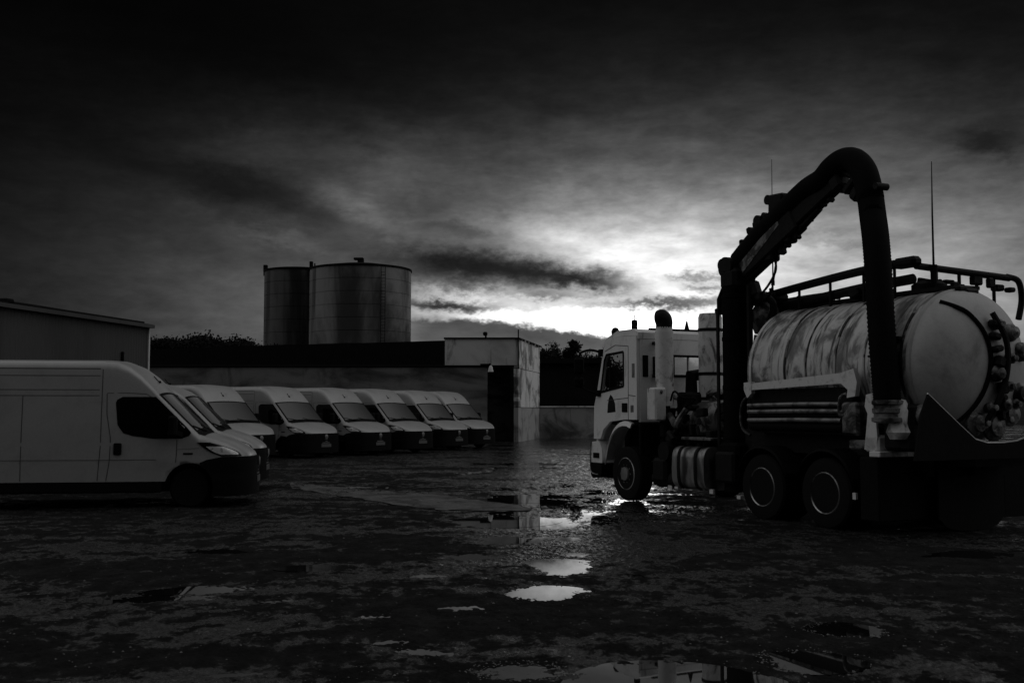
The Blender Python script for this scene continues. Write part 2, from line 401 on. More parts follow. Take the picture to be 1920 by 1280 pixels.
m = bpy.data.materials.new('standing_water'); m.use_nodes = True; b = m.node_tree.nodes['Principled BSDF']
b.inputs['Base Color'].default_value = (.006, .006, .006, 1); b.inputs['Roughness'].default_value = .015; b.inputs['IOR'].default_value = 2.0
b.inputs['Specular IOR Level'].default_value = .9
M['water'] = m
for px, py, a, b_, r_, dep in PUD:
    mb = MB(); n = 60; vs = [(0, 0, 0)]
    for k in range(n):
        th = 2 * PI * k / n; w = 1.28 + .05 * math.sin(3 * th + px)
        u, v = a * w * math.cos(th), b_ * w * math.sin(th)
        vs.append((u * math.cos(r_) - v * math.sin(r_), u * math.sin(r_) + v * math.cos(r_), 0))
    mb.add(vs, [(0, k + 1, (k + 1) % n + 1) for k in range(n)])
    o = mb.build('puddle', 'water'); o.location = (px, py, -.002); tag(o, kind='structure')

# one broad shallow sheet of water in the low ground down the middle of the yard: only the dips under its level show
mb = MB(); mb.add([(.0, 12.75, 0), (1.4, 12.75, 0), (3.0, 18, 0), (5.2, 30, 0), (6.0, 46, 0), (-4.5, 46, 0), (-3.6, 34, 0), (-2.4, 26, 0), (-1.9, 21, 0), (-1.2, 16, 0)], [tuple(range(10))])
o = mb.build('puddle', 'water'); o.location = (0, 0, -.0045); tag(o, kind='structure')
# pale flush sheet, the sheen of a shallow wet patch put into its colour
mb = MB(); sl = [(-5.1, 24.6), (-3.4, 22.9), (-1.6, 21.2), (-.1, 19.2), (.32, 18.2)]; sr = [(-4.7, 22.9), (-3.3, 20.9), (-1.9, 18.9), (-.9, 17.9), (.28, 18.0)]
sr_ = random.Random(2); jt = lambda p: (p.x + sr_.uniform(-.07, .07), p.y + sr_.uniform(-.16, .16), .010)
L_ = [jt(p) for p in catmull([(a, b_, 0) for a, b_ in sl], 9)]; Rr = [jt(p) for p in catmull([(a, b_, 0) for a, b_ in sr], 9)]
rows = []
for k in range(25):
    t_ = k / 24; row = [(a[0] + (c_[0] - a[0]) * t_, a[1] + (c_[1] - a[1]) * t_) for a, c_ in zip(L_, Rr)]
    hh = ground_h(np.array([p[0] for p in row]), np.array([p[1] for p in row])) * .5 + .011
    rows.append([(p[0], p[1], float(h_)) for p, h_ in zip(row, hh)])
mb.grid(rows); tag(mb.build('wet_sheen_strip', 'wetsheen'), kind='structure')

# loose gravel
mb = MB(); NP = 5200
pv, pf = [], []
for k in range(NP):
    y = 5.4 + 16 * rnd.random() ** 1.7; x = (rnd.random() - .5) * 1.15 * y
    if rnd.random() < .35:
        P = rnd.choice(PUD[:8]); th = rnd.random() * 2 * PI; w = rnd.uniform(.85, 1.35)
        x, y = P[0] + P[2] * w * math.cos(th), P[1] + P[3] * w * math.sin(th)
    r_ = rnd.uniform(.003, .011) * (1.5 if rnd.random() < .08 else 1)
    h = float(ground_h(np.array([x]), np.array([y]))[0]); h = max(h, -.01)
    a = rnd.random() * PI; o_ = len(pv)
    for (ux, uy, uz) in ((1, 0, 0), (.2, .9, .1), (-.8, .5, 0), (-.6, -.7, .05), (.4, -.8, 0), (.1, .1, .8)):
        j = rnd.uniform(.75, 1.2)
        pv.append((x + r_ * j * (ux * math.cos(a) - uy * math.sin(a)), y + r_ * j * (ux * math.sin(a) + uy * math.cos(a)), h - .001 + r_ * uz * .8))
    pf += [(o_ + i, o_ + (i + 1) % 5, o_ + 5) for i in range(5)]
mb.add(pv, pf)
tag(mb.build('gravel', 'stone'), 'loose grit and small stones scattered over the wet yard', 'gravel', kind='stuff')

# ------------------------------------------------------------------ left shed
shed = empty('industrial_shed', (-17.75, 51.7, 0), math.atan2(-10.7, -2.2))
tag(shed, 'dark corrugated shed with a sloping eaves line behind the long white van', 'shed')
L = 34.0; Hs = 5.72
rows = []
xs = np.arange(0, L + .01, .11)
prof = [(x, .045 if int(i) % 2 == 0 else 0.0) for i, x in enumerate(xs)]
mb = MB(); mb.grid([[(x, o_, 0) for x, o_ in prof], [(x, o_, Hs) for x, o_ in prof]]); mb.build('wall', 'clad', shed, 20)
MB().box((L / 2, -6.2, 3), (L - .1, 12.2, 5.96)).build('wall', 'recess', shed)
MB().prism([(.28, Hs - .05), (.28, Hs + .12), (-6, Hs + 1.2), (-12.6, Hs + .2), (-12.6, Hs - .05)], 'x', -.10, L).build('roof', 'roofdark', shed)
MB().box((L / 2, .30, Hs + .02), (L + .2, .14, .16)).build('gutter', 'clad', shed)
MB().box((-.06, .04, Hs / 2), (.12, .16, Hs)).build('corner_trim', 'panel', shed)
MB().box((2.2, .10, 2.2), (.10, .10, 4.4)).build('downpipe', 'recess', shed)
v = empty('roof_vent', (0, 0, 0)); v.parent = shed
MB().cyl((10.6, -.3, Hs), (10.6, -.3, Hs + .62), .07, 10).build('pipe', 'roofdark', v)
MB().box((9.9, -.3, Hs + .2), (.5, .4, .35), bev=.05).build('housing', 'roofdark', v)

# ------------------------------------------------------------------ silos
def silo(loc, r, h, dome, mname, label):
    o = empty('storage_silo', loc); tag(o, label, 'silo', 'storage silos behind the yard wall')
    mb = MB(); pr = []
    nc = 12
    for k in range(nc):
        z0, z1 = h * k / nc, h * (k + 1) / nc
        pr += [(r, z0), (r, z1 - .10), (r - .05, z1 - .09), (r - .05, z1 - .01)]
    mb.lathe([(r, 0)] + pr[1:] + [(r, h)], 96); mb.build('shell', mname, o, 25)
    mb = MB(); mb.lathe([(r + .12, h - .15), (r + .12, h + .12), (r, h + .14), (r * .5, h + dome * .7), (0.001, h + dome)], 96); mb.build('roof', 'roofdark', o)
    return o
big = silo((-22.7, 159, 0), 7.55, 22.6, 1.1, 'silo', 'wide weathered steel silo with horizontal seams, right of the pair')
mb = MB(); mb.cyl((0, 0, 23.4), (0, 0, 24.2), .5, 16); mb.box((-.3, 0, 24.4), (1.5, .9, .35), bev=.1); mb.build('vent_cap', 'roofdark', big)
for zz in (21.9,): 
    for a in range(0, 360, 12): pass
mb = MB(); mb.box((-6.85, -3.0, 23.1), (.5, .5, 1.0), bev=.08); mb.cyl((-6.3, -3.2, 22.7), (-6.3, -3.2, 23.3), .1, 8); mb.build('roof_hatch', 'roofdark', big)
mb = MB()
for x_ in (3.9, 4.5): mb.cyl((x_, -6.75, 0), (x_, -6.75, 22.3), .05, 6)
for zz in np.arange(.4, 22, .45): mb.cyl((3.9, -6.75, zz), (4.5, -6.75, zz), .03, 5)
mb.build('ladder', 'roofdark', big)
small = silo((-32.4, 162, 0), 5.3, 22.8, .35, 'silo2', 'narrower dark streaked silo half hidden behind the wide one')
mb = MB(); mb.box((-5.2, -.3, 23.3), (.6, .6, 1.1), bev=.06); mb.cyl((-5.2, -.3, 22.2), (-5.2, -.3, 22.9), .32, 10); mb.build('level_box', 'roofdark', small)

# ------------------------------------------------------------------ buildings and walls at the back
# long dark building behind the wall
o = empty('long_warehouse', (-11, 72, 0)); tag(o, 'long low black warehouse behind the yard wall, in front of the silos', 'warehouse')
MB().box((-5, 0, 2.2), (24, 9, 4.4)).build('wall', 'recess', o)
MB().prism([(-17.0, 4.42), (7.4, 4.42), (7.4, 6.12), (2, 5.95), (-6, 5.75), (-17.0, 5.35)], 'y', -4.7, 5.5).build('roof', 'roofdark', o)

# yard wall behind the vans
o = empty('yard_wall', (-9.6, 56, 0)); tag(o, 'long stained grey block wall behind the row of white vans', 'wall')
mb = MB(); mb.box((-5.6, .15, 1.97), (27.8, .3, 3.94)); mb.build('wall_face', 'crete2', o)
mb = MB(); mb.box((-5.6, .15, 4.0), (27.9, .42, .10), bev=.02)
mb.build('coping', 'roofdark', o)
# lamp on the wall
o = empty('wall_lamp', (-1.20, 55.9, 3.98)); tag(o, 'small unlit floodlight with a pale shade on the wall end', 'lamp')
MB().bar((0, .15, -.05), (0.05, -.35, .12), .07, .07).build('bracket', 'roofdark', o)
mb = MB(); mb.lathe([(.03, 0), (.09, -.08), (.15, -.34)], 16, c=(.09, -.35, .05)); mb.build('shade', 'panel', o)
MB().box((-.18, -.1, .1), (.55, .45, .07)).build('cover', 'roofdark', o)

# block building with overhanging upper box
o = empty('block_building', (.34, 57, 0), 0.0); tag(o, 'flat roofed building with pale upper storey and bright weathered end wall', 'building')
FX = -3.93
dx, dy = 1.34, 7.5
def quadwall(mb, a, b_, z0, z1, th):
    a, b_ = Vector((a[0], a[1], 0)), Vector((b_[0], b_[1], 0)); dd = (b_ - a).normalized(); n_ = Vector((-dd.y, dd.x, 0)) * th
    vs = [a, b_, b_ + n_, a + n_]
    return mb.add([(p.x, p.y, z0) for p in vs] + [(p.x, p.y, z1) for p in vs], [(0, 1, 2, 3), (7, 6, 5, 4), (0, 4, 5, 1), (1, 5, 6, 2), (2, 6, 7, 3), (3, 7, 4, 0)])
quadwall(MB(), (FX, 0), (0, 0), 4.10, 5.50, .3).build('upper_front_panel', 'panel', o)
quadwall(MB(), (0.01, 0.01), (dx, dy), 3.95, 5.48, .25).build('upper_end_panel', 'panelw', o)
quadwall(MB(), (0.0, .02), (dx - .02, dy), 1.86, 3.92, .25).build('middle_end_panel', 'panelw', o)
quadwall(MB(), (0.0, .02), (dx - .02, dy), 0, 1.83, .25).build('lower_end_panel', 'crete', o)
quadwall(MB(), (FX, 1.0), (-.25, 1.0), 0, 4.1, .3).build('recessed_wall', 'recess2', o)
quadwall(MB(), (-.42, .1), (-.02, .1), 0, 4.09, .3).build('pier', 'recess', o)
MB().prism([(FX - .06, -.06), (.05, -.06), (dx + .12, dy + .1), (FX - .06, dy + .1)], 'z', 5.505, 5.58).build('roof', 'roofdark', o)
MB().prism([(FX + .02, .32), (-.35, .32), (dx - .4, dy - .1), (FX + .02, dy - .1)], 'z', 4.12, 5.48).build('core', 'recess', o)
mb = MB()
mb.cyl((0, -.04, 3.9), (0, -.04, 6.0), .035, 8); mb.build('corner_post', 'roofdark', o)
mb = MB(); mb.cyl((-1.75, .3, 5.58), (-1.75, .3, 5.72), .05, 8); mb.box((-1.78, .2, 5.79), (.24, .34, .2), bev=.05); mb.build('roof_light', 'roofdark', o)
mb = MB()
for k in range(6): mb.box((.08 + dx * (k + .5) / 6.5, dy * (k + .5) / 6.5 - .02, 5.49), (.10, .10, .12))
mb.build_each('edge_clip', 'panelw', o)

o = empty('low_wall', (1.70, 64.6, 0)); tag(o, 'low stained concrete wall between block building and lorry', 'wall')
mb = MB(); mb.box((9, .15, .93), (18, .3, 1.86)); mb.build('wall_face', 'crete', o)
MB().box((9, .15, 1.90), (18.1, .42, .09), bev=.02).build('coping', 'panel', o)
o = empty('dark_barn', (3.6, 84, 0)); tag(o, 'low black building below the trees, behind the low wall', 'building')
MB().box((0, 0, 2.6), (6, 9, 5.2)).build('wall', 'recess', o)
MB().prism([(-3.2, 5.2), (3.2, 5.2), (3.1, 5.62), (-3.1, 5.52)], 'y', -4.8, 4.8).build('roof', 'roofdark', o)

# hill
mb = MB(); rows = []
for j in range(7):
    y = 120 + j * 28; row = []
    for i in range(61):
        x = -150 + i * 5
        base = 4.2 + 6.0 / (1 + math.exp((x + 22) / 4.0))
        h = base * math.sin(PI * min(1, (j + .0) / 4) / 2) + .8 * math.sin(x * .11 + j) + .5 * math.sin(x * .31)
        row.append((x, y, max(h, -.2) if j else -.3))
    rows.append(row)
mb.grid(rows); tag(mb.build('hills', 'hill'), kind='structure')

# small gabled house and pale van-like tank on the left hill, mast
o = empty('gabled_house', (-32.6, 122, 3.0)); tag(o, 'tiny house with pale gable below the tree line left of silos', 'house')
MB().box((0, 3, 1.3), (2.6, 6, 2.6)).build('wall', 'recess', o)
MB().prism([(-1.3, 2.61), (1.3, 2.61), (1.3, 4.1)], 'y', 0, 6).build('roof', 'roofdark', o)
MB().prism([(-1.1, .3), (.2, .3), (1.1, 3.0), (1.1, 3.4), (-.7, 2.0)], 'y', -.1, -.02).build('gable', 'panel', o)
o = empty('storage_tank', (-42.5, 128, 5.0)); tag(o, 'small pale rounded tank on the slope beside the shed corner', 'tank')
mb = MB(); mb.lathe([(0.01, -2.1), (.9, -1.9), (1.15, -1.2), (1.15, 1.2), (.9, 1.9), (.01, 2.1)], 24, 'x', (0, 0, 1.6)); mb.build('shell', 'panel', o)
MB().box((-1, 0, .3), (.3, 1.6, .7)).build('support', 'recess', o); MB().box((1, 0, .3), (.3, 1.6, .7)).build('support', 'recess', o)
o = empty('utility_pole', (-33.0, 110, 0)); tag(o, 'slim pale pole in front of the hill left of silos', 'pole')
mb = MB(); mb.cyl((0, 0, 0), (0, 0, 7.4), .12, 10, .08); mb.build('pole', 'panel', o); MB().box((0, 0, 7.3), (.9, .1, .1)).build('crossarm', 'recess', o)

# ------------------------------------------------------------------ trees
def tree(loc, h, w, kind, label, seed, group):
    r_ = random.Random(seed); o = empty('conifer_tree' if kind == 'spire' else 'broadleaf_tree', loc); tag(o, label, 'tree', group)
    mb = MB(); mb.tube([(0, 0, -1), (.05 * w, 0, h * .4), (0, .02 * w, h * .92)], [h * .03, h * .02, h * .006], 7)
    limbs = []
    for k in range(16 if kind == 'spire' else 15):
        z0 = h * (.25 + .74 * k / 15) if kind == 'spire' else h * r_.uniform(.35, .65)
        a = r_.random() * 2 * PI
        if kind == 'spire': L_ = w * .8 * (1.06 - z0 / h) * r_.uniform(.6, 1.2); e = (L_ * math.cos(a), L_ * math.sin(a), z0 + L_ * .25)
        else: L_ = w * .5 * r_.uniform(.4, .9); e = (L_ * math.cos(a), L_ * math.sin(a), h * r_.uniform(.66, 1.0))
        mb.tube([(0, 0, z0), (e[0] * .5, e[1] * .5, (z0 + e[2]) / 2 + .05 * h), e], [h * .01, h * .006, h * .003], 5); limbs.append(((0, 0, z0), e))
    mb.build('trunk', 'bark', o)
    vs, fs = [], []
    for (p0, e) in limbs:
        cl = 5 if kind == 'spire' else 7
        for q_ in range(cl):
            t_ = .35 + .75 * q_ / cl if kind == 'spire' else r_.uniform(.6, 1.15)
            cx, cy, cz = e[0] * t_, e[1] * t_, p0[2] + (e[2] - p0[2]) * t_
            rad_ = (w * .07 if kind == 'spire' else w * r_.uniform(.10, .17))
            for k in range(70):
                dx_, dy_, dz_ = [r_.gauss(0, .5) * rad_ for _ in range(3)]
                p = Vector((cx + dx_, cy + dy_, cz + dz_ * .8)); s_ = w * r_.uniform(.016, .034)
                a = Vector((r_.gauss(0, 1), r_.gauss(0, 1), r_.gauss(0, 1))).normalized(); b2 = a.orthogonal().normalized()
                n0 = len(vs); vs += [p - a * s_, p + b2 * s_ * .6, p + a * s_, p - b2 * s_ * .6]; fs.append((n0, n0 + 1, n0 + 2, n0 + 3))
    mb = MB(); mb.add(vs, fs); mb.build('crown', 'leaf', o)
    return o
GL = 'dark trees along the left hill'
for k, (px, y, h, w, lab) in enumerate([(297, 150, 5.5, 6, 'low dark bush just right of the shed corner'),
        (316, 148, 8.2, 6.5, 'rounded dark tree, highest between shed corner and mast'),
        (338, 150, 6.6, 6, 'middling dark tree right of the rounded one by the shed'),
        (362, 150, 4.6, 5, 'low dark shrub filling the dip in the tree line'),
        (386, 148, 8.0, 6.5, 'dark tree left of the broadest crown on the hill'),
        (408, 146, 8.6, 8, 'broadest dark crown on the hill left of the silos'),
        (432, 150, 6.2, 6, 'dark tree at right end of the tree line by the silos'),
        (458, 152, 4.2, 7, 'flat low dark thicket touching the narrow silo')]):
    x = (px - 960) / 2000 * y
    top = {297: 636, 316: 627, 338: 633, 362: 639, 386: 632, 408: 628, 432: 638, 458: 641}[px]
    ztop = 1.66 + (770 - top) / 2000 * y
    h = ztop - 8.6 - 1.3
    tree((x, y, 8.6), max(h, 1.6), w * 1.2, 'round', lab, 20 + k, GL)
GR = 'trees behind the low wall'
for k, (px, y, ztop, h, w, kind, lab) in enumerate([(1030, 96, 0, 3.2, 5.0, 'round', 'low leafy bush nearest the bright end wall'),
        (1047, 95, 0, 3.6, 2.6, 'round', 'wispy small tree left of the tall conifer'),
        (1060, 97, 0, 4.4, 2.8, 'round', 'leafy tree touching the left side of the conifer'),
        (1077, 94, 0, 5.6, 4.6, 'spire', 'tall pointed conifer standing above the dark barn'),
        (1096, 98, 0, 3.2, 3.5, 'round', 'low tree behind the cab mirror of the lorry'),
        (1125, 99, 0, 3.4, 4.5, 'round', 'low tree behind the front of the lorry cab')]):
    x = (px - 960) / 2000 * y
    top = {1030: 671, 1047: 664, 1060: 658, 1077: 644, 1096: 672, 1125: 674}[px]
    zt = 1.66 + (770 - top) / 2000 * y
    tree((x, y, 0), zt, w * 1.15, kind, lab, 60 + k, GR)

# ------------------------------------------------------------------ vans
def make_van(high, label, detail=True):
    RT = 2.52 if high else 2.24
    if high: TOP = [(-.08, .74), (-.04, .85), (0, .90), (.1, .98), (.3, 1.09), (.55, 1.18), (.8, 1.25), (1.48, 1.935), (1.62, 2.09), (1.8, 2.27), (2.0, 2.42), (2.2, 2.50), (2.45, RT), (5.9, RT), (5.97, RT - .05), (5.99, RT - .12)]
    else: TOP = [(-.08, .74), (-.04, .85), (0, .90), (.1, .98), (.3, 1.09), (.55, 1.18), (.8, 1.25), (1.48, 1.935), (1.7, 2.08), (1.95, 2.18), (2.25, RT), (5.9, RT), (5.97, RT - .05), (5.99, RT - .12)]
    def zt(d): return interp(d, TOP)
    def rr(d): return interp(d, [(-.08, .05), (.1, .14), (.8, .16), (1.5, .10), (2.4, .16), (5.9, .16), (5.99, .1)])
    def W(d, z):
        u = min(1, (d + .08) / .80); w = 1.02 * max(0, 1 - (1 - u) ** 4) ** .42
        w -= .085 * max(0, (z - 1.15) / 1.4) ** 1.3
        if .8 < d < 2.2: w -= .05 * max(0, (z - 1.2) / .8) * (1 - abs(d - 1.3) / .9 if abs(d - 1.3) < .9 else 0)
        w += .012 * math.exp(-((z - .80) / .05) ** 2) * (1 if d > .7 else 0)      # waist moulding
        w -= .010 * math.exp(-((z - 1.10) / .04) ** 2) * (1 if d > 1 else 0)
        if d > 5.9: w -= .05 * ((d - 5.9) / .09) ** 2
        return max(w, .05)
    def side(d, z, off=0.0):
        z1 = zt(d); r_ = rr(d); w = W(d, z)
        if z > z1 - r_: q_ = min(1, (z - (z1 - r_)) / r_); w = w - r_ + r_ * math.sqrt(max(0, 1 - q_ * q_))
        return w + off
    def top(d, y, off=0.0):
        wf = max(.02, W(d, zt(d)) - rr(d)); return zt(d) + .035 * (1 - min(1, abs(y) / wf) ** 2) + off
    zb = lambda d: .30 if d < .6 else (.30 + .16 * min(1, (d - .6) / .2))
    root = empty('panel_van'); tag(root, label, 'van')
    ds = [-.08, -.07, -.055, -.035, 0, .04, .09, .16, .25, .35, .45, .55, .65, .75, .8, .9, 1.0, 1.12, 1.24, 1.36, 1.48, 1.55, 1.62, 1.7, 1.8, 1.9, 2.0, 2.1, 2.2, 2.32, 2.45] + list(np.arange(2.7, 5.9, .2)) + [5.9, 5.94, 5.97, 5.99]
    rows = []
    for d_ in ds:
        r_ = rr(d_); z1 = zt(d_); half = [(0, zb(d_)), (W(d_, zb(d_)) * .6, zb(d_))]
        for k in range(15):
            z_ = zb(d_) + (z1 - r_ - zb(d_)) * k / 14; half.append((W(d_, z_), z_))
        for k in range(1, 7):
            a = PI / 2 * k / 6; z_ = z1 - r_ + r_ * math.sin(a); half.append((W(d_, z_) - r_ + r_ * math.cos(a) if W(d_, z_) > r_ else W(d_, z_) * math.cos(a), z_))
        wf = half[-1][0]
        for k in range(1, 5): y_ = wf * (1 - k / 4); half.append((y_, z1 + .035 * (1 - (y_ / max(wf, .01)) ** 2)))
        ring = [(-d_, y_, z_) for y_, z_ in half] + [(-d_, -y_, z_) for y_, z_ in half[-2:0:-1]]
        rows.append(ring)
    mb = MB(); n = len(rows[0]); vs = [v_ for r2 in rows for v_ in r2]
    fs = [(i * n + j, i * n + (j + 1) % n, (i + 1) * n + (j + 1) % n, (i + 1) * n + j) for i in range(len(rows) - 1) for j in range(n)]
    fs += [tuple(range(n)), tuple((len(rows) - 1) * n + j for j in range(n))]
    mb.add(vs, fs); body = mb.build('body', ['van', 'underblack'], root, 40)
    cut = MB()
    for xx in (-.95, -4.98):
        for sg in (-1, 1): cut.lathe([(.41, .62 * sg), (.41, 1.3 * sg)], 40, 'y', (xx, 0, .36))
    co_ = cut.build('cutter', 'underblack')
    md = body.modifiers.new('b', 'BOOLEAN'); md.object = co_; md.operation = 'DIFFERENCE'; md.solver = 'EXACT'
    bpy.context.view_layer.update()
    nm = bpy.data.meshes.new_from_object(body.evaluated_get(bpy.context.evaluated_depsgraph_get()))
    body.modifiers.clear(); body.data = nm; bpy.data.objects.remove(co_)
    nm.materials.clear(); nm.materials.append(M['van']); nm.materials.append(M['underblack'])
    for p in nm.polygons:
        cc = p.center; inn = False
        for xx in (-.95, -4.98):
            if math.hypot(cc.x - xx, cc.z - .36) < .415: inn = True
        p.material_index = 1 if (inn or (abs(p.normal.z + 1) < .05 and cc.z < .5)) else 0
    def sidepatch(zs, d0, d1, off, sg, nd=10):
        mb = MB(); rows = []
        for z_ in zs:
            a, b_ = d0(z_), d1(z_); rows.append([(-(a + (b_ - a) * k / nd), sg * side(a + (b_ - a) * k / nd, min(z_, zt(a + (b_ - a) * k / nd) - .01), off), z_) for k in range(nd + 1)])
        mb.grid(rows); return mb
    # side windows
    fr = lambda z_: interp(z_, [(1.19, 1.08), (1.22, .98), (1.28, .93), (1.36, .99), (1.9, 1.54)])
    bk = lambda z_: interp(z_, [(1.19, 1.55), (1.22, 1.85), (1.28, 2.05), (1.42, 2.15), (1.8, 2.19), (1.87, 2.16), (1.9, 2.08)])
    zs = list(np.linspace(1.19, 1.9, 16))
    for sg in (1, -1):
        sidepatch(zs, fr, bk, .006, sg).build('side_window', 'glass', root)
    # windscreen
    def wsc(d0, d1, yf, off):
        mb = MB(); rows = []
        for k in range(9):
            d_ = d0 + (d1 - d0) * k / 8; yy = (W(d_, zt(d_)) - rr(d_)) * yf
            rows.append([(-d_ , yy * j / 8, top(d_, yy * j / 8, off)) for j in range(-8, 9)])
        return mb.grid(rows)
    ws = wsc(.80, 1.49, 1.07, .010).build('windscreen', 'black', root)
    wsc(.86, 1.45, 1.0, .016).build('glass', 'screen', ws)
    # cowl and wipers
    mb = MB(); mb.bar((-.78, .55, 1.275), (-.90, -.10, 1.40), .02, .02); mb.bar((-.78, -.25, 1.30), (-.93, -.85, 1.40), .02, .02); mb.build_each('wiper', 'black', root)
    wsc(.72, .82, 1.0, .012).build('cowl', 'black', root)
    # bumper: lower front skin
    rb = lambda z_: .955 - math.sqrt(max(0, .405 ** 2 - (z_ - .36) ** 2)) if z_ < .74 else interp(z_, [(.74, .82), (.79, .76), (.84, .62), (.875, .40)])
    mb = MB(); rows = []
    for z_ in np.linspace(.20, .875, 14):
        dr = rb(z_); row = []
        for k in range(15):
            t_ = (k / 14) ** 1.6; d_ = -.079 + (dr + .079) * t_; off = .03 + (.015 if z_ < .55 else 0)
            row.append((-d_ + .03 * (1 - t_), W(d_, .7) * (0 if k == 0 else 1) + off * (0 if k == 0 else 1), z_))
        rows.append([(a, -b_, c_) for a, b_, c_ in row[::-1]] + row[1:])
    mb.grid(rows); bump = mb.build('bumper', 'black', root)
    # bonnet lip, grille bars, badge
    gr = empty('grille'); gr.parent = root
    mb = MB()
    for z_ in (.60, .67, .83): mb.tube([(-.02 + .12 * (1 - (y_ / .5) ** 2) + .0, y_, z_) for y_ in np.linspace(-.45, .45, 9)], .012, 6)
    mb.build('bar', 'steel', gr)
    mb = MB(); mb.lathe([(.001, .0), (.07, .0), (.085, .008), (.07, .02), (.001, .025)], 20, 'x', (.115, 0, .76)); e_ = mb.build('emblem', 'badge', gr)
    mb = MB(); mb.tube([(-.03 + .135 * (1 - (y_ / .62) ** 2), y_, .545) for y_ in np.linspace(-.55, .55, 11)], .014, 6); mb.build('lower_trim', 'steel', root)
    mb = MB(); mb.box((.112, 0, .45), (.012, .52, .115), bev=.003); mb.build('number_plate', 'plate', root)
    # headlights
    for sg in (1, -1):
        lo = lambda z_: interp(z_, [(.885, .10), (.95, .14), (1.0, .24), (1.06, .40), (1.12, .62)])
        hi = lambda z_: interp(z_, [(.885, .42), (.95, .60), (1.0, .68), (1.06, .76), (1.12, .84)])
        hb = sidepatch(list(np.linspace(.885, 1.12, 9)), lo, hi, .010, sg, 8).build('headlight', 'glass', root)
        l2 = lambda z_: lo(z_) + .03; h2 = lambda z_: hi(z_) - .06
        sidepatch(list(np.linspace(.91, 1.05, 6)), l2, h2, .016, sg, 8).build('reflector', 'lamp', hb)
    # door gaps
    mb = MB()
    for sg in (1, -1):
        def line(pts, w=.012):
            rows = []; zz_ = np.arange(pts[0][1], pts[-1][1] + .001, .03); pts = [(interp(z_, [(p[1], p[0]) for p in pts]), float(z_)) for z_ in zz_]
            for d_, z_ in pts: rows.append([(-(d_ - w / 2), sg * side(d_, z_, .0035), z_), (-(d_ + w / 2), sg * side(d_, z_, .0035), z_)])
            mb.grid(rows)
        def hline(pts, w=.010):
            rows = []
            for d_, z_ in pts: rows.append([(-d_, sg * side(d_, z_, .0035), z_ - w / 2), (-d_, sg * side(d_, z_ , .0035), z_ + w / 2)])
            mb.grid(rows)
        line([(2.32, .48), (2.27, .8), (2.26, 1.2), (2.33, 1.6), (2.34, 1.96)])
        line([(2.46, .48), (2.42, 1.1), (2.42, 2.38 if high else 2.06)])
        line([(1.18, .78), (1.17, 1.0), (1.17, 1.18)])
        hline([(2.34, 1.96), (2.0, 1.965), (1.7, 1.95), (1.62, 1.90)])
        hline([(k, 2.02) for k in np.arange(2.46, 5.9, .3)])
        if high: hline([(k, 2.26) for k in np.arange(2.46, 5.9, .3)]); hline([(k, 2.38) for k in np.arange(2.46, 5.9, .3)], .014)
        hline([(k, 1.92) for k in np.arange(2.46, 5.9, .3)])
        hline([(k, .83) for k in np.arange(1.5, 4.5, .3)], .008)
        line([(3.7, .48), (3.7, 1.2), (3.7, 1.92)])
        hline([(.80, 1.02), (1.0, 1.01), (1.17, 1.0)], .006)
    mb.build('panel_gap', 'seam', root)
    for sg in (1, -1):
        y_ = side(2.12, 1.02)
        MB().box((-2.14, sg * (y_ + .012), 1.015), (.13, .04, .20), bev=.015).build('door_handle', 'black', root)
        mb = MB(); y_ = side(1.2, 1.3)
        mb.box((-1.22, sg * (y_ + .16), 1.40), (.15, .20, .36), bev=.04); mb.bar((-1.10, sg * (y_ - .02), 1.25), (-1.2, sg * (y_ + .14), 1.30), .08, .08)
        mi = mb.build('side_mirror', 'black', root)
        MB().box((-1.30, sg * (y_ + .165), 1.44), (.006, .15, .22)).build('mirror_glass', 'glass', mi)
        MB().box((-.98, sg * (side(.98, .93) + .004), .93), (.16, .012, .028), bev=.004).build('side_badge', 'black', root)
        # sill skirt and arch trims
        mb = MB(); mb.box((-2.97, sg * .97, .37), (3.1, .08, .20), bev=.02); mb.build('sill', 'underblack', root)
        for xx in (-.95, -4.98):
            wl = empty('wheel', (xx, sg * .86, .34)); wl.parent = root
            mb = MB(); mb.lathe([(.20, -.10), (.30, -.11), (.335, -.08), (.34, -.02), (.34, .02), (.335, .08), (.30, .11), (.20, .10)], 36, 'y'); mb.build('tyre', 'rubber', wl)
            mb = MB(); mb.lathe([(.205, -.10), (.205, .09 * sg), (.19, .075 * sg), (.12, .05 * sg), (.06, .07 * sg), (.01, .075 * sg)], 30, 'y'); mb.build('rim', 'mech', wl)
    # roof antenna
    ar = 1.66 if high else 2.0
    mb = MB(); mb.lathe([(.035, 0), (.03, .02), (.02, .04)], 12, c=(-ar, .0, top(ar, 0) - .005)); mb.tube([(-ar, 0, top(ar, 0)), (-ar - .10, 0, top(ar, 0) + .12)], .008, 6)
    mb.build('aerial', 'black', root)
    MB().box((-3.0, 0, .38), (5.2, 1.5, .18)).build('underbody', 'underblack', root)
    return root
def copy_tree(o, parent=None):
    c_ = o.copy(); C.objects.link(c_); c_.parent = parent
    for ch in list(o.children): copy_tree(ch, c_)
    return c_
GV = 'white panel vans parked in the yard'
def place(o, x, y, deg, label):
    o.location = (x, y, 0); o.rotation_euler = (0, 0, R(deg)); o['label'] = label; o['category'] = 'van'; o['group'] = GV
vanH = make_van(True, 'x'); vanL = make_van(False, 'x')
place(vanH, -4.72, 19.5, 8, 'long white high roof van seen side on, nearest the camera at left')
place(vanL, -5.42, 23.3, 6, 'low roof white van mostly hidden behind the nearest long van')
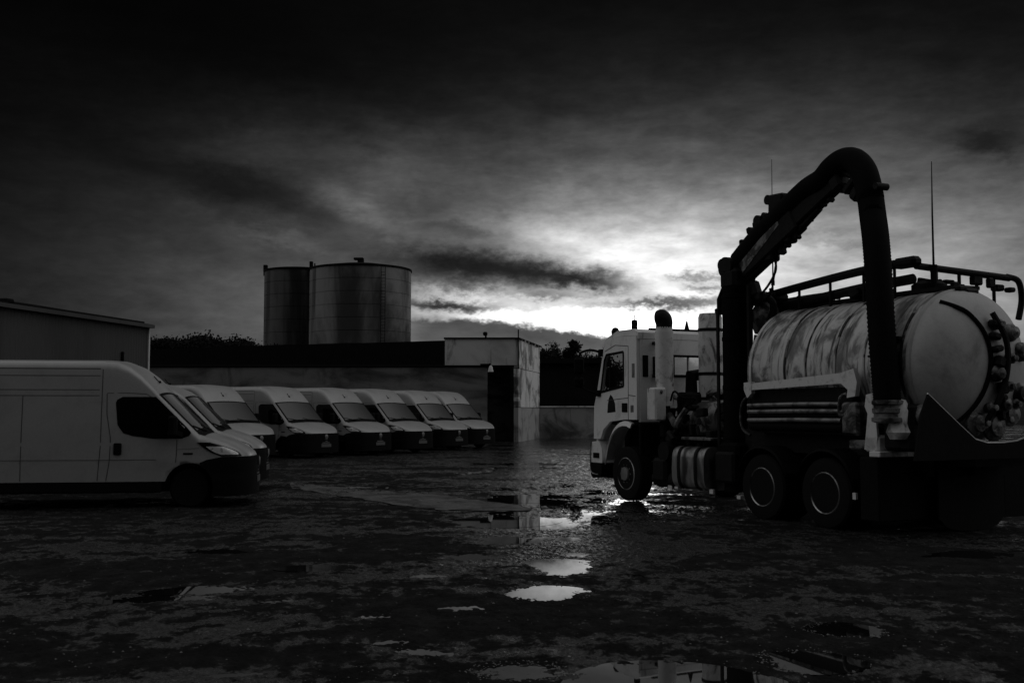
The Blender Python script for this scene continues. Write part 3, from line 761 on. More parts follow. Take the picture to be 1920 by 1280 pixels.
labs = ['leftmost white van of the slanted row, partly behind the two nearest vans',
        'second slanted white van from left, pale number plate and badge showing',
        'third slanted white van from the left, midway along the row',
        'fourth slanted white van from the left, third from the far end',
        'white van second from the far right end of the slanted row',
        'farthest white van at the right end of the row beside dark recess']
for lab, (px, k, yaw) in zip(labs, [(509, 57, -30), (630, 53.5, -31), (731, 50.6, -32), (810, 48.1, -33), (877, 44.6, -34), (928, 42.3, -35)]):
    v_ = copy_tree(vanH); Zd = 2000 / k
    place(v_, (px - 960) / k - .45, Zd + .3, yaw, lab)

# ------------------------------------------------------------------ vacuum tanker lorry (local x forward, y to its left, origin under the first rear axle line)
T = empty('vacuum_tanker_lorry', (5.5, 15.68, 0), R(115.9))
tag(T, 'grimy white vacuum tanker lorry with raised black suction boom, on the right of the yard', 'lorry')
# cab: side walls with window openings
def side_wall(y0, y1, par):
    mb = MB()
    O = [(4.86, 1.50), (4.86, 3.04), (5.60, 3.06), (6.02, 2.90), (6.20, 2.30), (6.40, 1.75), (6.42, 1.12), (6.16, 1.12), (6.06, 1.30), (5.80, 1.46), (5.3, 1.50)]
    Wn = [(5.31, 2.12), (5.31, 2.76), (5.92, 2.72), (6.00, 2.62), (6.15, 2.12), (6.12, 2.02)]
    # strips: build outline as quads around the opening
    S = [[(4.86, 1.50), (5.31, 1.50), (5.31, 2.12), (4.86, 2.12)], [(4.86, 2.12), (5.31, 2.12), (5.31, 2.76), (4.86, 2.76)], [(4.86, 2.76), (5.31, 2.76), (5.31, 3.05), (4.86, 3.04)],
         [(5.31, 2.76), (5.92, 2.72), (5.92, 2.95), (5.60, 3.06), (5.31, 3.05)], [(5.92, 2.72), (6.00, 2.62), (6.10, 2.62), (6.02, 2.88), (5.92, 2.95)],
         [(6.00, 2.62), (6.12, 2.02), (6.15, 1.98), (6.28, 2.05), (6.10, 2.62)], [(5.31, 1.50), (5.80, 1.46), (6.15, 1.98), (6.12, 2.02), (5.31, 2.12)],
         [(5.80, 1.46), (6.06, 1.30), (6.16, 1.12), (6.42, 1.12), (6.40, 1.75), (6.28, 2.05), (6.15, 1.98)]]
    for p in S: mb.prism(p, 'y', y0, y1)
    return mb
cabp = empty('cab'); cabp.parent = T
side_wall(1.16, 1.22, cabp).build('side_panel', 'cab', cabp, 60)
side_wall(-1.22, -1.16, cabp).build('side_panel', 'cab', cabp, 60)
# rear wall with two windows; roof, floor, front
def rect_with_holes(mb, y0, y1, z0, z1, holes, x0, x1):
    ys = sorted({y0, y1} | {h[0] for h in holes} | {h[1] for h in holes}); zs_ = sorted({z0, z1} | {h[2] for h in holes} | {h[3] for h in holes})
    for a, b_ in zip(ys[:-1], ys[1:]):
        for c_, d_ in zip(zs_[:-1], zs_[1:]):
            if any(h[0] <= a and b_ <= h[1] and h[2] <= c_ and d_ <= h[3] for h in holes): continue
            mb.box(((x0 + x1) / 2, (a + b_) / 2, (c_ + d_) / 2), (x1 - x0, b_ - a, d_ - c_))
mb = MB(); rect_with_holes(mb, -1.155, 1.155, 1.46, 2.98, [(.08, .40, 2.33, 2.66), (-.42, .06, 2.33, 2.66)], 4.845, 4.90); mb.build('rear_panel', 'cab', cabp, 60)
mb = MB(); mb.prism([(4.84, 2.985), (4.84, 3.10), (5.0, 3.17), (5.55, 3.17), (5.95, 3.05), (6.14, 2.90), (6.10, 2.86), (5.95, 2.96), (5.6, 3.065), (4.9, 3.05), (4.9, 2.985)], 'y', -1.20, 1.20)
mb.build('roof', 'cab', cabp, 30)
MB().prism([(4.9, 1.40), (6.3, 1.40), (6.3, 1.50), (4.9, 1.50)], 'y', -1.15, 1.15).build('floor', 'underblack', cabp)
mb = MB(); mb.prism([(6.28, 2.05), (6.40, 1.75), (6.42, .95), (6.36, .95), (6.34, 1.75), (6.22, 2.05)], 'y', -1.155, 1.155); mb.build('front_panel', 'cab', cabp)
mb = MB(); mb.prism([(6.25, 2.06), (6.02, 2.88), (6.00, 2.87), (6.23, 2.05)], 'y', -1.14, 1.14)
gm = bpy.data.materials.new('clear_glass'); gm.use_nodes = True
t = gm.node_tree; pb = t.nodes['Principled BSDF']; pb.inputs['Roughness'].default_value = .04; pb.inputs['Base Color'].default_value = (.02, .02, .02, 1)
tr = t.nodes.new('ShaderNodeBsdfTransparent'); tr.inputs[0].default_value = (.93, .93, .93, 1); mx = t.nodes.new('ShaderNodeMixShader'); mx.inputs[0].default_value = .08
t.links.new(tr.outputs[0], mx.inputs[1]); t.links.new(pb.outputs[0], mx.inputs[2]); t.links.new(mx.outputs[0], t.nodes['Material Output'].inputs[0])
M['clear'] = gm
mb.build('windscreen', 'clear', cabp)
for sg in (1, -1):
    mb = MB(); mb.prism([(5.30, 2.10), (5.30, 2.77), (5.92, 2.73), (6.01, 2.62), (6.13, 2.01)], 'y', sg * 1.182, sg * 1.190); mb.build('side_window', 'clear', cabp)
mb = MB(); mb.box((4.875, .24, 2.495), (.01, .33, .34)); mb.box((4.875, -.18, 2.495), (.01, .49, .34)); mb.build('rear_window', 'clear', cabp)
# black window rubbers
mb = MB()
for a, b_ in (((5.31, 2.12), (5.31, 2.76)), ((5.31, 2.76), (5.92, 2.73)), ((5.92, 2.73), (6.0, 2.62)), ((6.0, 2.62), (6.14, 2.02)), ((6.14, 2.02), (5.31, 2.12)), ((5.80, 2.06), (5.80, 2.74))):
    for sg in (1, -1): mb.bar((a[0], sg * 1.222, a[1]), (b_[0], sg * 1.222, b_[1]), .012, .045)
mb.build('window_seal', 'black', cabp)
# rear recess pair and window surrounds (round cornered)
mb = MB()
for y0, y1, z0, z1 in ((.98, 1.10, 2.28, 2.68), (.74, .88, 2.28, 2.66)):
    mb.box((4.838, (y0 + y1) / 2, (z0 + z1) / 2), (.02, y1 - y0, z1 - z0), bev=.009)
mb.build_each('vent_recess', 'black', cabp)
mb = MB()
for y0, y1, z0, z1 in ((-.44, .42, 2.31, 2.68),):
    for a, b_ in (((y0, z0), (y1, z0)), ((y1, z0), (y1, z1)), ((y1, z1), (y0, z1)), ((y0, z1), (y0, z0))): mb.tube([(4.84, a[0], a[1]), (4.84, b_[0], b_[1])], .022, 8)
mb.build('window_seal', 'black', cabp)
# door lines, handle, logos
mb = MB()
for a, b_ in (((5.15, 1.50), (5.14, 2.86)), ((5.14, 2.86), (5.6, 2.90)), ((5.6, 2.90), (5.98, 2.80)), ((5.15, 1.9), (5.9, 1.86)), ((4.90, 1.93), (5.14, 1.95))):
    mb.bar((a[0], 1.2212, a[1]), (b_[0], 1.2212, b_[1]), .006, .012)
mb.build('door_seam', 'seam', cabp)
MB().box((5.27, 1.228, 1.72), (.18, .02, .17), bev=.008).build('door_handle', 'black', cabp)
mb = MB(); mb.prism([(5.90, 1.62), (5.60, 1.64), (5.62, 1.80), (5.70, 1.92), (5.78, 1.97), (5.84, 1.90), (5.88, 1.78)], 'y', 1.2205, 1.2225); mb.build('door_emblem', 'mech', cabp)
mb = MB(); mb.box((5.02, 1.2225, 1.70), (.10, .004, .13)); mb.box((4.97, 1.2225, 2.40), (.09, .004, .26)); mb.build_each('side_sticker', 'steel', cabp)
# mirrors
mr = empty('side_mirror'); mr.parent = T
mb = MB(); mb.tube(catmull([(6.08, 1.22, 2.78), (6.30, 1.34, 2.84), (6.52, 1.44, 2.80), (6.56, 1.46, 2.70)], 5), .024, 8); mb.tube(catmull([(6.22, 1.22, 2.0), (6.36, 1.34, 2.04), (6.52, 1.44, 2.12)], 5), .022, 8); mb.build('mirror_arm', 'black', mr)
mb = MB(); mb.box((6.55, 1.47, 2.54), (.14, .21, .34), bev=.05); mb.build('upper_mirror', 'black', mr)
mb = MB(); mb.box((6.55, 1.47, 2.22), (.13, .21, .22), bev=.05); mb.build('lower_mirror', 'black', mr)
MB().box((6.12, 1.22, 2.78), (.12, .10, .14), bev=.02).build('bracket', 'black', mr); MB().box((6.2, 1.24, 2.0), (.14, .08, .12), bev=.02).build('bracket', 'black', mr)
# roof lights and horns
mb = MB(); mb.cyl((5.95, 1.0, 3.03), (5.95, 1.0, 3.12), .07, 16); mb.lathe([(.075, 3.12), (.08, 3.2), (.05, 3.26), (.01, 3.27)], 16, c=(5.95, 1.0, 0)); mb.build('beacon', 'black', T)
mb = MB(); mb.box((5.42, .9, 3.28), (.10, .10, .20), bev=.02); mb.cyl((5.42, .9, 3.34), (5.42, .9, 3.47), .008, 6); mb.build('beacon', 'black', T)
mb = MB(); mb.cyl((5.0, .66, 3.15), (5.0, .66, 3.42), .01, 6); mb.build('aerial', 'black', T)
mb = MB(); mb.bar((5.0, .85, 3.18), (5.0, -.35, 3.18), .05, .04); mb.prism([(-.05, 3.18), (.0, 3.36), (.05, 3.18)], 'x', 4.98, 5.02); mb.cyl((5.0, -.3, 3.18), (5.0, -.3, 3.26), .03, 8); mb.build('roof_bar', 'black', T)
# bumper and step at the front corner
mb = MB(); mb.prism([(6.44, .42), (6.50, .60), (6.50, 1.06), (6.22, 1.08), (6.12, .95), (6.10, .72), (6.14, .48)], 'y', -1.22, 1.22); bf = mb.build('front_bumper', 'cab', T, 50)
mb = MB(); mb.prism([(6.45, .36), (6.52, .44), (6.515, .66), (6.09, .66), (6.13, .38)], 'y', -1.235, 1.235); mb.build('lower_skirt', 'black', bf)
mb = MB(); mb.box((6.32, 1.226, .80), (.22, .012, .10)); mb.build('step', 'black', bf)
mb = MB(); mb.tube(catmull([(6.50, 1.235, 1.06), (6.52, 1.24, .8), (6.50, 1.24, .5), (6.35, 1.24, .44), (6.22, 1.24, .44)], 5), .014, 6); mb.build('trim', 'steel', bf)
# front wing
mb = MB(); rows = []
for k in range(15):
    a = R(8) + R(156) * k / 14
    x_, z_ = 5.27 + .70 * math.cos(a), .52 + .86 * math.sin(a)
    if x_ < 5.0: continue
    rows.append([(x_, 1.24, z_), (x_, 1.21, z_ + .08), (x_, .9, z_ + .09)])
mb.grid(rows); mb.build('front_wing', 'cab', T, solid=.03)
MB().box((4.72, .98, 1.15), (.06, .56, .60), bev=.02).build('wing_dark_fill', 'frame', T)  # dark box added to hide the lit inside of the wing
MB().box((5.27, .50, 1.08), (1.35, .62, .68)).build('arch_dark_fill', 'frame', T)  # dark fill added between wing and wheel, standing in for shade
# wheels
def truck_wheel(x, y, out):
    w_ = empty('wheel', (x, y, .50)); w_.parent = T
    o_ = out
    mb = MB(); pr = [(.29, -.15), (.40, -.155), (.475, -.14), (.50, -.11)]
    for k in range(5): yy = -.10 + k * .045; pr += [(.50, yy), (.50, yy + .032), (.488, yy + .034), (.488, yy + .043)]
    pr += [(.50, .11), (.475, .14), (.40, .155), (.29, .15)]
    mb.lathe(pr, 56, 'y'); mb.build('tyre', 'rubber', w_)
    if out == 'front': pr = [(.30, -.14), (.30, .15), (.285, .158), (.275, .14), (.26, .09), (.20, .125), (.13, .15), (.12, .19), (.05, .20), (.01, .20)]
    else: pr = [(.30, -.14), (.30, .15), (.288, .162), (.275, .15), (.262, .05), (.255, -.02), (.20, -.07), (.13, -.075), (.125, .06), (.11, .10), (.04, .105), (.01, .105)]
    mb = MB(); mb.lathe([(a, b_ * (1 if y > 0 else -1)) for a, b_ in pr], 48, 'y'); mb.build('rim', 'alu', w_, 30)
    mb = MB()
    for k in range(10):
        a = 2 * PI * k / 10; sg = 1 if y > 0 else -1; yb = (.14 if out == 'front' else -.06)
        mb.cyl((.165 * math.cos(a), sg * (yb - .02), .165 * math.sin(a)), (.165 * math.cos(a), sg * (yb + .02), .165 * math.sin(a)), .014, 6)
    mb.build('wheel_nut', 'steel', w_)
for x_, k_ in ((0, 'rear'), (1.37, 'rear'), (5.27, 'front')):
    for sg in (1, -1):
        truck_wheel(x_, sg * 1.06, k_)
        if k_ == 'rear': 
            mb = MB(); mb.lathe([(.29, -.14), (.46, -.145), (.50, -.11), (.50, .11), (.46, .145), (.29, .14)], 40, 'y', (x_, sg * .72, .5)); mb.build('inner_tyre', 'rubber', T)
# chassis rails, axles
mb = MB()
for sg in (1, -1): mb.box((2.5, sg * .42, .92), (7.4, .09, .28)); 
for x_ in (-.9, .7, 2.1, 3.2, 4.3, 5.9): mb.box((x_, 0, .92), (.1, .8, .2))
for x_ in (0, 1.37, 5.27): mb.cyl((x_, -.9, .5), (x_, .9, .5), .09, 14); mb.lathe([(.05, -.25), (.22, -.1), (.22, .1), (.05, .25)], 20, 'y', (x_, 0, .5))
mb.box((4.6, 0, .9), (1.6, .7, .7), bev=.1)
mb.build('chassis', 'frame', T)
# rear mudguards
for x_ in (0, 1.37):
    mb = MB(); rows = []
    for k in range(13):
        a = R(20) + R(140) * k / 12; rows.append([(x_ + .60 * math.cos(a), 1.24, .52 + .60 * math.sin(a) - .03), (x_ + .60 * math.cos(a), 1.22, .52 + .60 * math.sin(a)), (x_ + .60 * math.cos(a), .55, .52 + .60 * math.sin(a))])
    mb.grid(rows); mb.build('mudguard', 'black', T, solid=.02)
# fuel tank
mb = MB()
prf = []
for k in range(24):
    a = 2 * PI * k / 24; prf.append((.98 + .27 * math.copysign(abs(math.cos(a)) ** .55, math.cos(a)), .70 + .36 * math.copysign(abs(math.sin(a)) ** .55, math.sin(a))))
mb.prism(prf, 'x', 2.80, 3.72); ft = mb.build('fuel_tank', 'alu', T)
mb = MB()
for x_ in (3.48, 2.98 + .02):
    pp = [(x_, .98 + (p[0] - .98) * 1.03, .70 + (p[1] - .70) * 1.03) for p in prf]; pp2 = [(x_ + .07, p[1], p[2]) for p in pp]
    mb.grid([pp + [pp[0]], pp2 + [pp2[0]]])
mb.build('strap', 'mech', ft, solid=.008)
mb = MB(); mb.cyl((3.25, .98, 1.04), (3.25, .98, 1.12), .06, 14); mb.build('filler_cap', 'mech', ft)
mb = MB(); mb.box((3.2, .95, 1.19), (.85, .34, .05), bev=.01); mb.build('catwalk', 'grime', T)
mb = MB(); mb.cyl((4.05, .7, .95), (4.05, 1.2, .95), .0 + .17, 20); mb.box((4.18, 1.0, .62), (.42, .45, .42), bev=.05); mb.box((2.4, .95, .75), (.5, .4, .5), bev=.04); mb.build_each('battery_box', 'mech', T)
mb = MB(); mb.lathe([(.01, 3.55), (.13, 3.6), (.15, 3.75), (.15, 4.4), (.13, 4.5), (.01, 4.52)], 24, 'x', (0, 1.02, .34 + .12)); mb.build('air_reservoir', 'mech', T)
mb = MB(); mb.box((3.95, 1.12, .33), (.12, .03, .07)); mb.box((3.72, 1.14, .34), (.10, .04, .04)); mb.box((2.72, 1.14, .34), (.10, .04, .07)); mb.box((1.98, 1.16, .30), (.09, .04, .05)); mb.build_each('side_reflector', 'panel', T)
# exhaust stack behind cab
ex = empty('exhaust_stack'); ex.parent = T
mb = MB(); mb.cyl((4.52, .84, 1.75), (4.52, .84, 3.10), .165, 28); mb.cyl((4.52, .84, 3.10), (4.52, .84, 3.18), .150, 24); mb.build('muffler', 'pale', ex)
mb = MB(); mb.tube(catmull([(4.52, .84, 3.16), (4.52, .84, 3.28), (4.55, .87, 3.35), (4.63, .93, 3.36)], 5), [.15, .15, .15, .152, .155, .155, .158, .16, .16, .16, .16, .155, .15, .14, .13, .12], 20); mb.build('rain_cap', 'mech', ex)
mb = MB(); mb.box((4.50, 1.03, 1.78), (.30, .24, .60), bev=.03); mb.build_each('heat_shield', 'pale', ex)
mb = MB(); mb.cyl((4.52, .84, 1.2), (4.52, .84, 1.76), .10, 16); mb.box((4.68, .84, 2.3), (.30, .12, .06)); mb.box((4.68, .84, 2.9), (.30, .12, .06)); mb.build_each('bracket', 'mech', ex)
# air cleaner / silencer
ac = empty('vacuum_filter'); ac.parent = T
mb = MB(); mb.lathe([(.01, 1.72), (.19, 1.74), (.215, 1.80), (.215, 3.36), (.19, 3.43), (.01, 3.44)], 32, c=(4.20, .05, 0)); mb.build('drum', 'pale', ac)
mb = MB()
for z_ in (1.85, 2.3, 3.1): mb.lathe([(.218, z_), (.226, z_ + .01), (.226, z_ + .05), (.218, z_ + .06)], 32, c=(4.20, .05, 0), closed=True)
mb.build('band', 'mech', ac)
mb = MB(); mb.tube(catmull([(4.0, -.02, 3.40), (3.96, -.05, 3.75), (3.85, -.15, 3.98), (3.65, -.28, 3.95), (3.6, -.3, 3.5), (3.55, -.3, 2.9)], 6), .055, 10); mb.lathe([(.09, 3.42), (.09, 3.5), (.05, 3.52)], 14, c=(4.0, -.02, 0)); mb.build('pipe', 'hose', ac)
# clutter of pumps, pipes behind cab
r_ = random.Random(3)
mb = MB(); mb.box((3.75, .35, 1.45), (.7, .9, .42), bev=.06); mb.lathe([(.01, 3.1), (.24, 3.12), (.28, 3.2), (.28, 3.7), (.2, 3.82), (.01, 3.84)], 26, 'x', (0, .55, 1.55)); mb.build('vacuum_pump', 'grime', T)
for k in range(15):
    mb = MB(); p0 = Vector((r_.uniform(2.9, 4.5), r_.uniform(.1, .95), r_.uniform(1.1, 1.95)))
    pts = [p0]
    for q_ in range(4): p0 = p0 + Vector((r_.uniform(-.35, .35), r_.uniform(-.2, .2), r_.uniform(-.3, .3))); p0.z = min(p0.z, 2.0); p0.z = max(.9, p0.z); p0.y = min(p0.y, 1.05); pts.append(p0.copy())
    mb.tube(catmull(pts, 5), r_.choice([.018, .028, .045, .06]), 8); mb.build('pipework', r_.choice(['grime', 'hose', 'mech', 'mech']), T)
mb = MB()
for k in range(34):
    mb.box((r_.uniform(2.7, 4.7), r_.uniform(.3, 1.05), r_.uniform(1.0, 1.75)), (r_.uniform(.05, .22), r_.uniform(.05, .2), r_.uniform(.05, .22)), Matrix.Rotation(r_.uniform(-.5, .5), 3, 'Y') , bev=.015)
mb.build_each('valve_block', 'mech', T)
mb = MB(); mb.tube([(4.45, .30, 1.9), (4.45, .3, 2.3), (4.5, -.2, 2.35)], .12, 14); mb.box((4.4, .3, 1.75), (.4, .5, .5), bev=.05); mb.build('cooler', 'mech', T)
# boom pillar
bm_ = empty('suction_boom'); bm_.parent = T
mb = MB(); mb.cyl((2.48, .82, .35), (2.48, .82, 3.95), .205, 30)
for z_ in (1.2, 2.0, 2.8, 3.5): mb.lathe([(.200, z_), (.215, z_ + .01), (.215, z_ + .07), (.200, z_ + .08)], 28, c=(2.48, .82, 0), closed=True)
mb.box((2.42, .82, .9), (.55, .5, .5), bev=.05); mb.build('pillar', 'hose', bm_)
mb = MB(); mb.tube([(2.70, 1.0, .6), (2.70, 1.0, 3.3)], .03, 8); mb.tube([(2.62, 1.05, .7), (2.62, 1.05, 3.5), (2.55, .95, 3.8)], .022, 8); mb.tube([(2.12, .8, .9), (2.12, .8, 3.7)], .05, 10); mb.build('hydraulic_line', 'mech', bm_)
mb = MB(); mb.cyl((2.48, .62, 4.02), (2.48, 1.02, 4.02), .17, 24); mb.box((2.42, .82, 3.82), (.42, .42, .34), bev=.06); mb.cyl((2.62, .66, 4.08), (2.62, .98, 4.08), .10, 18); mb.build('slew_joint', 'mech', bm_)
# arm beam
a0, a1 = Vector((2.40, .74, 3.98)), Vector((.20, .70, 5.10))
dirv = (a1 - a0).normalized(); nrm = Vector((0, 1, 0)).cross(dirv)
if nrm.z < 0: nrm = -nrm
def AP(t_, off=0.0, y_=0.0): p = a0 + (a1 - a0) * t_ + nrm * off; return (p.x, p.y + y_, p.z)
mb = MB(); mb.bar(AP(0, -.03), AP(.62, -.04), .26, .42, .03); mb.bar(AP(.5, -.02), AP(1.05, -.04), .20, .32, .02); arm = mb.build('arm_beam', 'mech', bm_)
mb = MB(); mb.add([AP(.06, -.16, .137), AP(.50, .02, .137), AP(.50, .13, .137), AP(.06, .02, .137), AP(.06, -.16, .132), AP(.50, .02, .132), AP(.50, .13, .132), AP(.06, .02, .132)],
                  [(0, 1, 2, 3), (4, 7, 6, 5), (0, 4, 5, 1), (1, 5, 6, 2), (2, 6, 7, 3), (3, 7, 4, 0)]); mb.build('side_plate', 'grime', arm)
mb = MB(); mb.tube([AP(.50, -.26, .0), AP(.80, -.20, .0)], .055, 12); mb.tube([AP(.78, -.205), AP(1.02, -.14)], .028, 10); mb.box(AP(.50, -.24), (.14, .2, .14), bev=.03); mb.build('hydraulic_ram', 'mech', bm_)
mb = MB(); mb.tube([AP(.02, -.24, .0), AP(.34, -.25, .0)], .07, 12); mb.box(AP(.3, -.24), (.2, .2, .16), bev=.03); mb.build('hydraulic_ram', 'mech', bm_)
mb = MB()
for t_, of_, s_ in ((.27, .42, .08), (.20, .44, .07), (.10, .38, .06), (.44, .40, .05), (.62, -.24, .07), (.56, -.30, .055), (.46, -.28, .06), (.40, -.29, .08), (.12, .20, .10), (.70, -.24, .04), (.36, .42, .09), (.84, -.20, .05), (.90, -.22, .06)):
    mb.box(AP(t_, of_), (s_ * 1.3, .12, s_ * 1.6), Matrix.Rotation(r_.uniform(-.8, .8), 3, 'Y'), bev=.02)
mb.cyl(AP(.33, .40, -.1), AP(.33, .40, .12), .09, 16)
mb.build_each('clamp', 'mech', bm_)
# box on top of arm
mb = MB(); mb.box(AP(.52, .40), (.34, .22, .30), Matrix.Rotation(-.05, 3, 'Y'), bev=.03); mb.cyl(AP(.47, .56, -.1), AP(.47, .56, .1), .08, 14); mb.build('winch', 'mech', bm_)
# hanging cables under the arm
mb = MB(); mb.tube(catmull([AP(.32, -.28), AP(.28, -.50), AP(.12, -.62), AP(.02, -.52), (2.42, .75, 3.55)], 6), .02, 6)
mb.tube(catmull([AP(.36, -.25), AP(.30, -.42), AP(.16, -.75), (2.2, .7, 3.4)], 6), .016, 6); mb.tube(catmull([AP(.12, -.18), AP(.06, -.36), (2.3, .72, 3.6)], 6), .03, 6); mb.build_each('cable', 'hose', bm_)
mb = MB(); mb.box((2.12, .7, 3.62), (.22, .2, .3), Matrix.Rotation(.4, 3, 'Y'), bev=.05); mb.box((1.98, .66, 3.50), (.2, .2, .16), bev=.04); mb.build_each('valve', 'mech', bm_)
# suction hose: smooth along the arm and bend, ribbed on the drop
path1 = catmull([AP(.02, .14), AP(.25, .20), AP(.5, .21), AP(.75, .20), (.46, .72, 5.10), (.22, .74, 5.23), (-.02, .75, 5.29), (-.24, .76, 5.24), (-.41, .77, 5.08), (-.51, .79, 4.88), (-.58, .80, 4.62)], 10)
mb = MB(); mb.tube(path1, .185, 24); mb.build('suction_pipe', 'hose', bm_)
mb = MB(); mb.tube([(.14, .72, 5.20), (-.05, .72, 5.12), (-.22, .74, 5.02), (-.40, .76, 4.78), (-.52, .78, 4.62)], [.05, .07, .06, .09, .07], 10)
mb.box((.10, .72, 4.98), (.22, .26, .24), Matrix.Rotation(.5, 3, 'Y'), bev=.04); mb.box((-.33, .76, 4.74), (.20, .26, .18), Matrix.Rotation(.9, 3, 'Y'), bev=.04); mb.box((-.18, .74, 4.90), (.3, .2, .12), Matrix.Rotation(.7, 3, 'Y'), bev=.03); mb.build('hose_cradle', 'mech', bm_)
mb = MB(); mb.cyl((-.79, .70, 4.76), (-.79, .92, 4.76), .05, 14); mb.bar((-.79, .81, 4.76), (-.60, .81, 4.78), .1, .05); mb.build('roller', 'mech', bm_)
path2 = catmull([(-.57, .80, 4.70), (-.67, .86, 4.39), (-.86, 1.0, 3.99), (-1.02, 1.12, 3.40), (-1.13, 1.2, 2.70), (-1.22, 1.24, 2.05), (-1.25, 1.24, 1.70)], 24)
prad = [.176 + (.006 if k % 2 else -.006) for k in range(len(path2))]
mb = MB(); mb.tube(path2, prad, 26); mb.build('suction_hose', 'hose', bm_, 80)
mb = MB(); mb.lathe([(.19, 1.80), (.205, 1.79), (.205, 1.75), (.18, 1.73), (.18, 1.70), (.20, 1.69), (.20, 1.64), (.18, 1.62), (.18, 1.58), (.21, 1.57), (.21, 1.52), (.15, 1.50)], 30, c=(-1.25, 1.24, 0)); mb.build('coupling', 'grime', bm_, 30)

# tank
tk = empty('vacuum_tank'); tk.parent = T
R0, ZC = 1.03, 2.27
prf = [(.01, 2.30), (.40, 2.27), (.75, 2.16), (.96, 2.0), (R0, 1.84)]
for x_ in (1.5, 1.2, .9, .6, .3, 0, -.3, -.6, -.9, -1.2):
    prf += [(R0, x_ + .035), (R0 + .006, x_ + .02), (R0 + .006, x_ - .02), (R0, x_ - .035)]
prf += [(R0, -1.40)]
mb = MB(); mb.lathe([(a, b_) for a, b_ in prf], 88, 'x', (0, 0, ZC)); mb.build('shell', 'tankside', tk, 25)
mb = MB(); mb.lathe([(R0 - .02, 1.80), (R0 + .018, 1.80), (R0 + .018, 1.86), (R0 - .02, 1.86)], 88, 'x', (0, 0, ZC), closed=True); mb.build('front_ring', 'pale', tk)
mb = MB(); mb.lathe([(R0 - .02, -1.38), (R0 + .016, -1.38), (R0 + .016, -1.43), (R0 - .02, -1.45)], 88, 'x', (0, 0, ZC), closed=True); mb.build('rear_ring', 'tankend', tk)
dome = [(R0 - .005, -1.40)] + [((R0 - .01) * math.cos(R(a)), -1.43 - .45 * math.sin(R(a))) for a in range(0, 90, 6)] + [(.01, -1.88)]
mb = MB(); mb.lathe(dome, 88, 'x', (0, 0, ZC)); dm = mb.build('rear_dome', 'tankend', tk, 50)
def DX(y_, z_, off=.0):
    rr_ = min(.999, math.hypot(y_, z_ - ZC) / (R0 - .01)); return -1.43 - .45 * math.sqrt(1 - rr_ * rr_) - off
# dark curved seal band down the dome
cb = [(.56, 3.10), (.42, 3.02), (.28, 2.92), (.12, 2.68), (.06, 2.36), (.14, 1.99), (.30, 1.70), (.50, 1.46)]
cbp = catmull([(DX(a, b_, .01), a, b_) for a, b_ in cb], 6)
mb = MB(); mb.tube(cbp, .032, 8); mb.build('door_seal', 'hose', dm)
# column of fittings on the dome
mb = MB()
for z_ in np.arange(1.45, 2.95, .17):
    y_ = -.10 + .08 * math.sin(z_ * 3); mb.box((DX(y_, z_, .05), y_, z_), (.12, r_.uniform(.08, .2), r_.uniform(.08, .18)), Matrix.Rotation(r_.uniform(-.4, .4), 3, 'X'), bev=.025)
mb.build_each('valve', 'mech', dm)
mb = MB()
for z_, y_ in ((2.80, -.12), (2.35, -.28), (1.98, -.25), (1.70, .05), (1.50, .10), (1.55, -.35), (1.75, -.45)):
    mb.lathe([(.07, 0), (.07, -.09), (.04, -.10), (.04, -.15), (.01, -.155)], 16, 'x', (DX(y_, z_), y_, z_))
mb.build_each('sight_glass', 'grime', dm)
mb = MB(); mb.tube(catmull([(DX(q1, q2, .10), q1, q2) for q1, q2 in ((-.02, 2.95), (-.16, 2.6), (-.14, 2.2), (-.02, 1.8), (.12, 1.5))], 6), .04, 8); mb.build('drain_pipe', 'mech', dm)
mb = MB(); mb.box((-1.42, .02, 3.30), (.18, .30, .10), bev=.03); mb.box((-1.50, -.05, 3.22), (.10, .25, .18), bev=.03); mb.build('hinge', 'mech', tk)
for q0, q1 in ((-1.28, .05), (-.62, .035), (-.05, .05), (.55, .03), (1.02, .045)):
    mb = MB(); mb.lathe([(R0 + .003, q0 - q1 / 2), (R0 + .016, q0 - q1 / 2 + .005), (R0 + .016, q0 + q1 / 2 - .005), (R0 + .003, q0 + q1 / 2)], 88, 'x', (0, 0, ZC), closed=True); mb.build('hoop', 'tankhoop', tk)
# side ledge box on shell right of the hose
mb = MB(); mb.box((-1.0, 1.00, 2.62), (.55, .10, .05), Matrix.Rotation(.1, 3, 'X'), bev=.01); mb.box((-.95, 1.05, 2.40), (.4, .10, .03), bev=.01); mb.build('step_bracket', 'mech', tk)
for q1, q2, q3 in ((.20, 1.50, .16), (-.15, 1.46, .20), (-.42, 1.62, .17), (-.60, 1.9, .14), (-.2, 1.75, .12), (-.62, 2.45, .13), (-.40, 2.70, .12), (-.02, 2.15, .11)):
    mb = MB(); mb.lathe([(q3 * .6, 0), (q3, -.02), (q3, -.07), (q3 * .7, -.10), (q3 * .66, -.14), (q3 * .3, -.15), (.01, -.17)], 18, 'x', (DX(q1, q2, -.02), q1, q2)); mb.build('flange', 'grime', dm)
# cradle plate under the dome
mb = MB(); P_ = [(1.24, 1.87), (.99, 1.69), (.67, 1.46), (.42, 1.29), (.20, 1.24), (-.10, 1.24), (-.35, 1.26), (-.95, 1.42), (-.95, 1.04), (1.50, 1.04), (1.38, 1.60)]
mb.prism(P_, 'x', -1.93, -1.90); mb.build('rear_cradle', 'frame', tk)
mb = MB(); mb.tube([(-1.915, a, b_ + .008) for a, b_ in P_[:8]], .012, 6); mb.build('cradle_lip', 'panel', tk)
for x_ in (-.9, .3, 1.5):
    MB().box((x_, 0, 1.22), (.18, 1.5, .36)).build('saddle', 'frame', tk)
